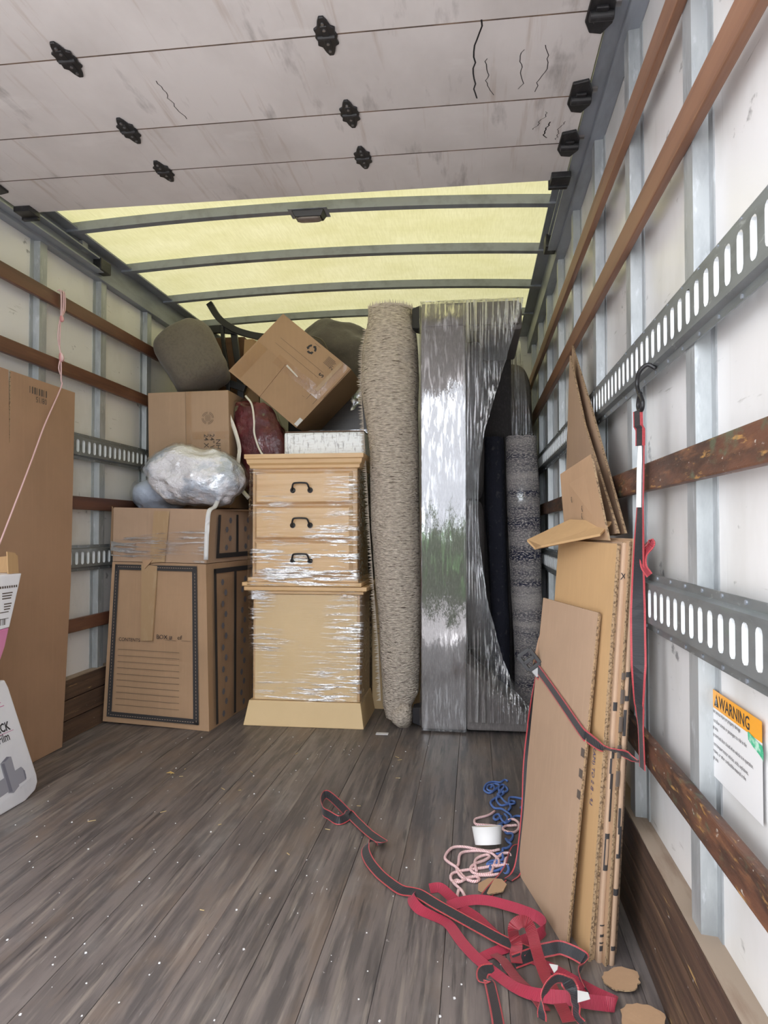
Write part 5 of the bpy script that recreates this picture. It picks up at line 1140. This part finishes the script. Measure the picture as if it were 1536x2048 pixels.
floor_strap('webbing_strap', 'crimson webbing strap rising in a narrow upright loop over the black strap', [(0.091,1.649,0.0),(0.089,1.677,0.0),(0.093,1.688,0.014),(0.086,1.686,0.035),(0.086,1.675,0.06),(0.1,1.68,0.07),(0.117,1.685,0.065),(0.128,1.68,0.045),(0.134,1.664,0.028),(0.14,1.634,0.02),(0.149,1.595,0.012),(0.16,1.558,0.008),(0.171,1.523,0.004),(0.179,1.491,0.002),(0.183,1.473,0.0)], 0.026, [0.5, 0.7, 0.9, 1.2, 1.4, 1.5, 1.4, 1.1, 0.7, 0.4, 0.25, 0.2, 0.2, 0.2, 0.2], M['web_red_shaded'], 0, G_, base=0.012, face=(0.1, -0.75, 0.65))
floor_strap('webbing_strap', 'short crimson webbing piece crossing inside the wide red loop', [(0.04,1.693,0.0),(0.06,1.673,0.0),(0.076,1.636,0.0),(0.09,1.607,0.0),(0.111,1.574,0.0),(0.127,1.542,0.0),(0.139,1.511,0.0)], 0.026, 0.15, M['web_red_shaded'], 0, G_, base=0.006)
for nm, P in (('sewing', [(0.153,1.551,0.04),(0.171,1.548,0.04),(0.168,1.533,0.04),(0.16,1.521,0.04)]), ('care', [(0.2,1.47,0.04),(0.22,1.466,0.04),(0.221,1.447,0.04),(0.195,1.433,0.04)])):
    mb = MB(); mb.prism([V(p) + V((0, 0, 0.04)) for p in P], (0, 0, 0.001)); o = mb.build('label_tag', M['paper'], None); o.parent = sl

def rope(name, label, paths, r, m):
    mb = MB()
    for k, P in enumerate(paths):
        Q = catmull(P, 5); Q = [V((p.x, p.y, p.z + r + 0.0012 * (1 + math.sin(i * 0.35 + k)) )) for i, p in enumerate(Q)]
        mb.tube(Q, r, 7)
    o = mb.build(name, M[m], None, smooth=True); return tag(o, label, 'rope')
rope('pink_rope', 'tangled pink and white striped cord lying on the floor around the tape roll', [[(0.066,2.548,0.0),(0.042,2.507,0.0),(0.002,2.478,0.0),(-0.005,2.453,0.0),(0.002,2.427,0.0),(0.033,2.425,0.0),(0.064,2.427,0.0),(0.068,2.414,0.0),(0.052,2.407,0.0),(0.023,2.418,0.0),(0.004,2.402,0.0),(-0.005,2.367,0.0),(-0.001,2.329,0.0)],[(0.073,2.247,0.0),(0.045,2.233,0.0),(0.001,2.245,0.0),(-0.036,2.253,0.0),(-0.07,2.243,0.0),(-0.089,2.206,0.0),(-0.093,2.168,0.0),(-0.077,2.137,0.0),(-0.055,2.109,0.0),(-0.04,2.072,0.0),(-0.023,2.045,0.0),(-0.003,2.035,0.0),(0.009,2.051,0.0),(-0.001,2.068,0.0),(-0.025,2.055,0.0),(-0.043,2.03,0.0),(-0.061,2.028,0.0),(-0.072,2.047,0.0),(-0.067,2.075,0.0),(-0.036,2.098,0.0),(0.001,2.116,0.0),(0.043,2.134,0.0),(0.064,2.142,0.0),(0.068,2.17,0.0),(0.061,2.199,0.0),(0.045,2.219,0.0),(0.021,2.23,0.0),(-0.01,2.231,0.0),(-0.036,2.219,0.0),(-0.05,2.192,0.0),(-0.052,2.141,0.0),(-0.057,2.113,0.0),(-0.05,2.075,0.0),(-0.035,2.043,0.0)],[(0.084,2.149,0.0),(0.09,2.191,0.0),(0.104,2.207,0.0),(0.098,2.225,0.0),(0.078,2.216,0.0),(0.059,2.178,0.0),(0.049,2.122,0.0),(0.04,2.089,0.0),(0.011,2.081,0.0),(-0.009,2.091,0.0),(-0.016,2.114,0.0),(-0.001,2.145,0.0),(0.021,2.168,0.0),(0.04,2.196,0.0),(0.032,2.205,0.0),(0.01,2.19,0.0),(-0.002,2.17,0.0),(-0.003,2.138,0.0),(0.001,2.094,0.0)],[(-0.043,2.032,0.0),(-0.056,2.041,0.0),(-0.063,2.023,0.0),(-0.052,2.001,0.0),(-0.038,1.979,0.0),(-0.031,1.953,0.0),(-0.03,1.931,0.0)],[(-0.048,1.99,0.0),(-0.051,1.958,0.0),(-0.05,1.929,0.0)],[(0.108,2.479,0.0),(0.127,2.486,0.0),(0.143,2.454,0.0),(0.139,2.408,0.0),(0.119,2.38,0.0),(0.096,2.385,0.0),(0.089,2.407,0.0),(0.1,2.431,0.0),(0.119,2.434,0.0),(0.137,2.436,0.0)],[(0.065,2.09,0.0),(0.042,2.078,0.0),(0.011,2.074,0.0),(-0.017,2.06,0.0),(-0.035,2.043,0.0)],[(0.096,2.146,0.0),(0.075,2.144,0.0),(0.045,2.131,0.0)]], 0.0045, 'rope_pink')
rope('blue_rope', 'knotted blue braided rope in a heap beyond the tape roll', [[(0.125,2.859,0.0),(0.113,2.869,0.0),(0.095,2.843,0.0),(0.073,2.848,0.0),(0.053,2.833,0.0),(0.036,2.796,0.0),(0.032,2.75,0.0),(0.051,2.723,0.0),(0.07,2.755,0.0),(0.066,2.808,0.0),(0.05,2.806,0.0),(0.043,2.759,0.0),(0.062,2.739,0.0),(0.085,2.787,0.0),(0.103,2.82,0.0),(0.118,2.784,0.0),(0.119,2.754,0.0),(0.1,2.737,0.0),(0.087,2.757,0.0),(0.091,2.803,0.0),(0.072,2.824,0.0),(0.058,2.784,0.0)],[(0.11,2.798,0.0),(0.094,2.736,0.0),(0.077,2.69,0.0),(0.057,2.646,0.0),(0.054,2.612,0.0),(0.066,2.58,0.0),(0.091,2.577,0.0),(0.11,2.541,0.0),(0.122,2.511,0.0),(0.116,2.48,0.0),(0.098,2.454,0.0),(0.085,2.488,0.0),(0.079,2.524,0.0),(0.065,2.516,0.0),(0.061,2.485,0.0),(0.07,2.474,0.0),(0.089,2.513,0.0)],[(0.08,2.712,0.0),(0.095,2.679,0.0),(0.106,2.645,0.0),(0.121,2.62,0.0),(0.138,2.629,0.0),(0.14,2.653,0.0),(0.125,2.651,0.0),(0.116,2.62,0.0),(0.092,2.607,0.0),(0.079,2.635,0.0),(0.076,2.669,0.0),(0.09,2.692,0.0),(0.105,2.73,0.0),(0.098,2.766,0.0),(0.086,2.728,0.0)],[(0.114,2.561,0.0),(0.124,2.601,0.0),(0.12,2.64,0.0),(0.124,2.682,0.0),(0.145,2.692,0.0),(0.166,2.684,0.0),(0.182,2.669,0.0)],[(0.12,2.493,0.0),(0.135,2.516,0.0),(0.15,2.515,0.0),(0.164,2.505,0.0)],[(0.158,2.595,0.0),(0.168,2.606,0.0),(0.178,2.604,0.0)],[(0.061,2.398,0.0),(0.076,2.428,0.0),(0.089,2.453,0.0),(0.101,2.466,0.0),(0.108,2.497,0.0),(0.099,2.527,0.0)],[(0.073,2.411,0.0),(0.086,2.429,0.0),(0.092,2.402,0.0),(0.1,2.372,0.0),(0.116,2.369,0.0),(0.118,2.345,0.0),(0.106,2.317,0.0),(0.095,2.328,0.0),(0.101,2.306,0.0),(0.11,2.291,0.0),(0.097,2.265,0.0),(0.083,2.253,0.0),(0.08,2.228,0.0),(0.06,2.218,0.0)],[(0.078,2.228,0.0),(0.081,2.19,0.0),(0.068,2.174,0.0),(0.046,2.167,0.0),(0.033,2.143,0.0),(0.054,2.157,0.0),(0.078,2.157,0.0),(0.092,2.141,0.0),(0.094,2.115,0.0),(0.083,2.094,0.0),(0.074,2.106,0.0),(0.079,2.131,0.0),(0.066,2.118,0.0),(0.049,2.107,0.0),(0.041,2.117,0.0),(0.043,2.139,0.0)]], 0.0042, 'rope_blue')
# tape roll
tx, ty = (0.038, 2.254)
tpz = thing('tape_roll', (tx, ty, 0.0), 'white tape roll tipped among the pink and blue ropes', 'tape roll')
mb = MB(); n = 36; rt = Matrix.Rotation(math.radians(-5), 3, 'Y') @ Matrix.Rotation(math.radians(-19), 3, 'X')
def rr(r_, z): return [rt @ V((r_ * math.cos(2 * math.pi * k / n), r_ * 0.92 * math.sin(2 * math.pi * k / n), z)) + V((tx, ty, 0.018)) for k in range(n)]
mb.rings([rr(0.041, 0.0), rr(0.047, 0.052), rr(0.0435, 0.052), rr(0.038, 0.0), rr(0.041, 0.0)], True, False); mb.build('tape', M['paper'], tpz, smooth=True)
mb = MB(); mb.rings([rr(0.0376, 0.002), rr(0.0430, 0.050), rr(0.0418, 0.050), rr(0.0364, 0.002), rr(0.0376, 0.002)], True, False); mb.build('core', M['tape_tan'], tpz, smooth=True)

# torn cardboard scraps on the floor
def scrap(c, r_, label, seed, z=0.004, n=28, sq=1.0):
    mb = MB(); P = []
    for k in range(n):
        a = 2 * math.pi * k / n; q = r_ * (1 + 0.20 * noise.noise(V((math.cos(a) * 1.6, math.sin(a) * 1.6, seed))) + 0.14 * noise.noise(V((math.cos(a) * 6, math.sin(a) * 6, seed))))
        P.append((c[0] + q * math.cos(a), c[1] + q * sq * math.sin(a), z + 0.006 * (math.cos(a) + 1)))
    mb.prism(P, (0, 0, 0.003), 0, 1)
    o = mb.build('cardboard_scrap', [M['card'], M['flute']], None); return tag(o, label, 'cardboard scrap', 'torn cardboard scraps')
scrap((0.316, 1.633), 0.040, 'round torn cardboard scrap on the floor in front of the stack end', 3.1)
scrap((0.332, 1.506), 0.045, 'torn cardboard scrap at the bottom edge by the kick board', 5.2)
scrap((0.045, 2.013), 0.045, 'torn cardboard scrap half under the pink rope tail', 7.7, z=0.0008, n=7)

# crumbs and paint flecks
db = MB(); sw = MB()
rnd = random.Random(4)
for k in range(230):
    x = rnd.uniform(-1.8, 0.2); y = rnd.uniform(1.3, 3.35) if k % 3 else rnd.uniform(1.3, 2.2)
    if x > 0.0 and y > 1.7: continue
    s_ = rnd.choice((0.0012, 0.0016, 0.002, 0.0028)) * (1.4 if k % 17 == 0 else 1); a = rnd.uniform(0, 3)
    c_, d_ = math.cos(a) * s_, math.sin(a) * s_
    db.prism([(x + c_, y + d_, 0.0003), (x - d_, y + c_ * 1.6, 0.0003), (x - c_ * 1.3, y - d_, 0.0003), (x + d_, y - c_, 0.0003)], (0, 0, s_ * 0.8))
o = db.build('floor_crumbs', M['paper'], None); tag(o, 'scattered white crumbs and paint flecks on the plank floor', 'debris', kind='stuff')
for k in range(18):
    x = rnd.uniform(-1.5, 0.1); y = rnd.uniform(1.35, 3.2); a = rnd.uniform(0, 3.1); l_ = rnd.uniform(0.005, 0.014)
    if x > 0.02 and y > 1.7: continue
    dxy = V((math.cos(a), math.sin(a), 0)) * l_; pn = V((-math.sin(a), math.cos(a), 0)) * 0.0014
    p = V((x, y, 0.0006)); sw.prism([p - dxy - pn, p + dxy - pn, p + dxy + pn, p - dxy + pn], (0, 0, 0.0014))
o = sw.build('straw_bits', M['straw'], None); tag(o, 'pale straw splinters strewn over the plank floor', 'debris', kind='stuff')
lf = MB(); lx_, ly_ = (-1.244, 2.786); lf.prism([(lx_ - 0.018, ly_, 0.001), (lx_ - 0.004, ly_ - 0.007, 0.004), (lx_ + 0.018, ly_, 0.001), (lx_ - 0.002, ly_ + 0.006, 0.006)], (0, 0, 0.001)); tag(lf.build('dry_leaf', M['leaf'], None), 'small yellow dry leaf on the floor left of the strap loop', 'leaf')
sp_ = MB(); sp_.box((-0.485, 3.44, 0.0), (-0.425, 3.47, 0.003)); tag(sp_.build('paper_scrap', M['paper'], None), 'folded white paper scrap on the floor at the foot of the tan rug', 'paper scrap')

# ------------------------------------------------------------------ left side: leaning board, cord, white cartons
lb = thing('cardboard_sheet', (-1.9, 2.6, 0), 'tall plain cardboard sheet with a slit in its top edge, leaning on the left wall', 'cardboard sheet')
mb = MB()
z1 = lambda y: 1.655
LBx = lambda z: -1.885 - 0.012 * z
def lp_(y, z): return (LBx(z), y, z)
for poly in ([(1.95, 0.004), (2.52, 0.004), (2.52, 1.655), (1.95, 1.655)], ):
    pass
slit = 2.675
P = [(1.9, 0.003), (3.05, 0.003), (3.12, 0.75), (3.155, 1.66), (slit + 0.008, 1.66), (slit + 0.001, 1.36), (slit - 0.001, 1.36), (slit - 0.006, 1.66), (1.9, 1.66)]
mb.prism([lp_(y, z) for y, z in P], (-0.006, 0, 0), 0, 1); mb.build('board', [M['card_dark'], M['flute']], lb)
q = Face(lp_(2.90, 1.58), (0, 1, 0), (-0.012, 0, 1), 0.0012); q.text('08/15', 0.03, 0.004, 0.036, dx=(-1, 0)); [q.rect(-0.095 + 0.0165 * k, 0.012, -0.095 + 0.0165 * k + (0.005, 0.009, 0.011)[k % 3], 0.042) for k in range(8)]
for i in range(len(q.mb.v)): q.mb.v[i].x = LBx(q.mb.v[i].z) + 0.0012
q.mb.build('lettering', M['ink_grey'], lb)

cd = thing('striped_rope', (-1.90, 3.03, 2.07), 'pink and white cord knotted round the upper left slats, drawn downwards', 'rope')
mb = MB()
sx = -1.905
mb.tube(catmull([(sx, 3.03, 2.11), (sx + 0.004, 3.028, 2.05), (sx, 3.03, 1.97), (sx, 3.025, 1.86), (sx + 0.004, 3.03, 1.80), (sx, 3.04, 1.70), (sx, 3.04, 1.662), (-1.874, 2.87, 1.46), (-1.84, 2.72, 1.27), (-1.77, 2.444, 0.953), (-1.757, 2.39, 0.90)], 6), 0.0034, 7)
mb.tube(catmull([(sx, 3.045, 2.11), (sx + 0.004, 3.04, 2.03), (sx, 3.018, 1.95), (sx, 3.012, 1.88), (sx + 0.005, 3.025, 1.81), (sx, 3.02, 1.75), (sx, 3.035, 1.72)], 6), 0.003, 7)
mb.build('cord_strand', M['rope_pink'], cd, smooth=True)
mb = MB()
for dyy in (0.0, 0.018, 0.03): mb.tube(catmull([(sx - 0.01, 3.02 + dyy, 2.11), (sx + 0.008, 3.018 + dyy, 2.105), (sx + 0.008, 3.022 + dyy, 2.03), (sx + 0.004, 3.03, 1.985)], 5), 0.003, 7)
mb.build('wound_turns', M['rope_pink'], cd, smooth=True)
for kp, kr in (((sx + 0.005, 3.03, 1.98), (0.010, 0.012, 0.016)), ((sx + 0.006, 3.03, 1.80), (0.011, 0.014, 0.022))):
    mb = MB(); mb.blob(kp, kr, amp=0.3, freq=60, nu=12, nv=8); mb.build('knot', M['rope_pink'], cd, smooth=True)

wc = thing('film_carton', (-1.75, 2.2, 0), 'white carton printed with film rolls, standing at the lower left edge on the floor', 'carton', 'white cartons at the left edge')
XF = -1.650
Pf = [(1.93, 0.004), (2.44, 0.0), (2.500, 0.018), (2.512, 0.045), (2.505, 0.075), (2.335, 0.44), (2.315, 0.470), (1.72, 0.475)]
mb = MB(); mb.prism([(XF, y, z) for y, z in Pf], (-0.205, 0, 0)); mb.build('carton', M['whitecard'], wc, bevel=0.006)
qa = ((XF, 1.95, 0.0), (XF, 2.51, 0.0), (XF, 2.31, 0.475), (XF, 1.75, 0.475))
q = Quad(*qa, 0.001)
q.text('PACK', 0.925, 0.608, 0.050, thick=0.025, align='RIGHT', narrow=0.72); q.text('Film', 0.90, 0.53, 0.050, thick=0.012, align='RIGHT', narrow=0.72); q.mb.build('lettering', M['ink'], wc)
q = Quad(*qa, 0.001); q.rect(0.2, 0.592, 0.95, 0.596); q.rect(0.80, 0.80, 0.93, 0.806); q.rect(0.78, 0.83, 0.91, 0.836); q.mb.build('thin_lines', M['pinkcard'], wc)
q = Quad(*qa, 0.0012)
q.mb.poly([q.p(0.30, 0.10), q.p(0.935, 0.165), q.p(0.945, 0.205), q.p(0.935, 0.265), q.p(0.92, 0.285), q.p(0.30, 0.215)]); q.mb.build('printed_roll', M['greyprint'], wc)
q = Quad(*qa, 0.0016)
q.mb.poly([q.p(0.745, 0.135), q.p(0.79, 0.115), q.p(0.855, 0.145), q.p(0.86, 0.40), q.p(0.82, 0.415), q.p(0.75, 0.385)]); q.mb.build('printed_roll', M['greyprint'], wc)
q = Quad(*qa, 0.002)
q.mb.poly([q.p(0.765, 0.388), q.p(0.80, 0.385), q.p(0.845, 0.403), q.p(0.82, 0.412)]); q.mb.poly([q.p(0.925, 0.17), q.p(0.938, 0.175), q.p(0.943, 0.24), q.p(0.93, 0.262)]); q.mb.poly([q.p(0.755, 0.14), q.p(0.785, 0.13), q.p(0.785, 0.375), q.p(0.76, 0.378)]); q.mb.build('roll_shading_print', M['greyprint_dark'], wc)
mb = MB(); mb.grid(14, 6, lambda u, v: (XF + 0.004 + 0.005 * noise.noise(V((u * 9, v * 6, 2))), 2.24 + 0.27 * u - 0.03 * v, 0.004 + 0.006 * u + (0.02 + 0.05 * u) * v)); mb.build('torn_film', M['film_bag'], wc, smooth=True)

uw = thing('white_carton', (-1.72, 2.0, 0.478), 'white carton with barcode print and pink lower band, stacked on the film carton', 'carton', 'white cartons at the left edge')
XU = -1.605
def U_(y, z): return (XU, y, z)
mb = MB(); mb.prism([U_(1.72, 0.640), U_(2.272, 0.662), U_(2.335, 0.846), U_(1.70, 0.850)], (-0.2, 0, 0)); mb.build('carton', M['whitecard'], uw, bevel=0.004)
mb = MB(); mb.prism([U_(1.74, 0.4785), U_(2.15, 0.4785), U_(2.215, 0.535), U_(2.250, 0.60), U_(2.270, 0.661), U_(1.72, 0.639)], (-0.2, 0, 0)); mb.build('pink_band', M['pinkcard'], uw, bevel=0.004)
mb = MB(); mb.prism([U_(2.262, 0.848), U_(2.318, 0.848), U_(2.312, 0.905), U_(2.295, 0.92), U_(2.255, 0.925)], (-0.004, 0, 0)); mb.prism([(XU - 0.02, 2.330, 0.848), (XU - 0.15, 2.330, 0.848), (XU - 0.13, 2.345, 0.90), (XU - 0.02, 2.34, 0.91)], (0, -0.004, 0)); mb.build('open_flap', M['card_yellow'], uw)
q = Face(U_(2.335, 0.846), (0, 1, 0), (0, 0, 1), 0.001)
[q.rect(-0.19 + 0.012 * k, -0.047, -0.19 + 0.012 * k + 0.008, -0.039) for k in range(14)]
for k in range(3): q.rect(-0.105, -0.066 - 0.009 * k, -0.05 - 0.004 * k, -0.062 - 0.009 * k)
for k in range(3): q.rect(-0.095, -0.103 - 0.009 * k, -0.055 - 0.004 * k, -0.099 - 0.009 * k)
q.rect(-0.16, -0.130, -0.07, -0.127); q.rect(-0.4, -0.152, -0.07, -0.150); q.rect(-0.4, -0.166, -0.14, -0.163)
for k, w_ in enumerate((3, 1, 2, 1, 3, 2, 1, 2, 3, 1)): q.rect(-0.15 + 0.007 * k, -0.172, -0.15 + 0.007 * k + 0.0015 * w_, -0.150)
q.mb.build('printed_label', M['ink_grey'], uw)


for o in bpy.data.objects:
    if o.name.split('.')[0] in ('print', 'lettering', 'printed_dots', 'printed_border', 'ruled_lines', 'recycling_mark', 'small_print', 'printed_lines', 'round_stamp', 'thin_lines', 'printed_label', 'cut_line', 'pen_mark', 'white_mark', 'roll_shading_print') and o.parent:
        o['kind'] = 'stuff'
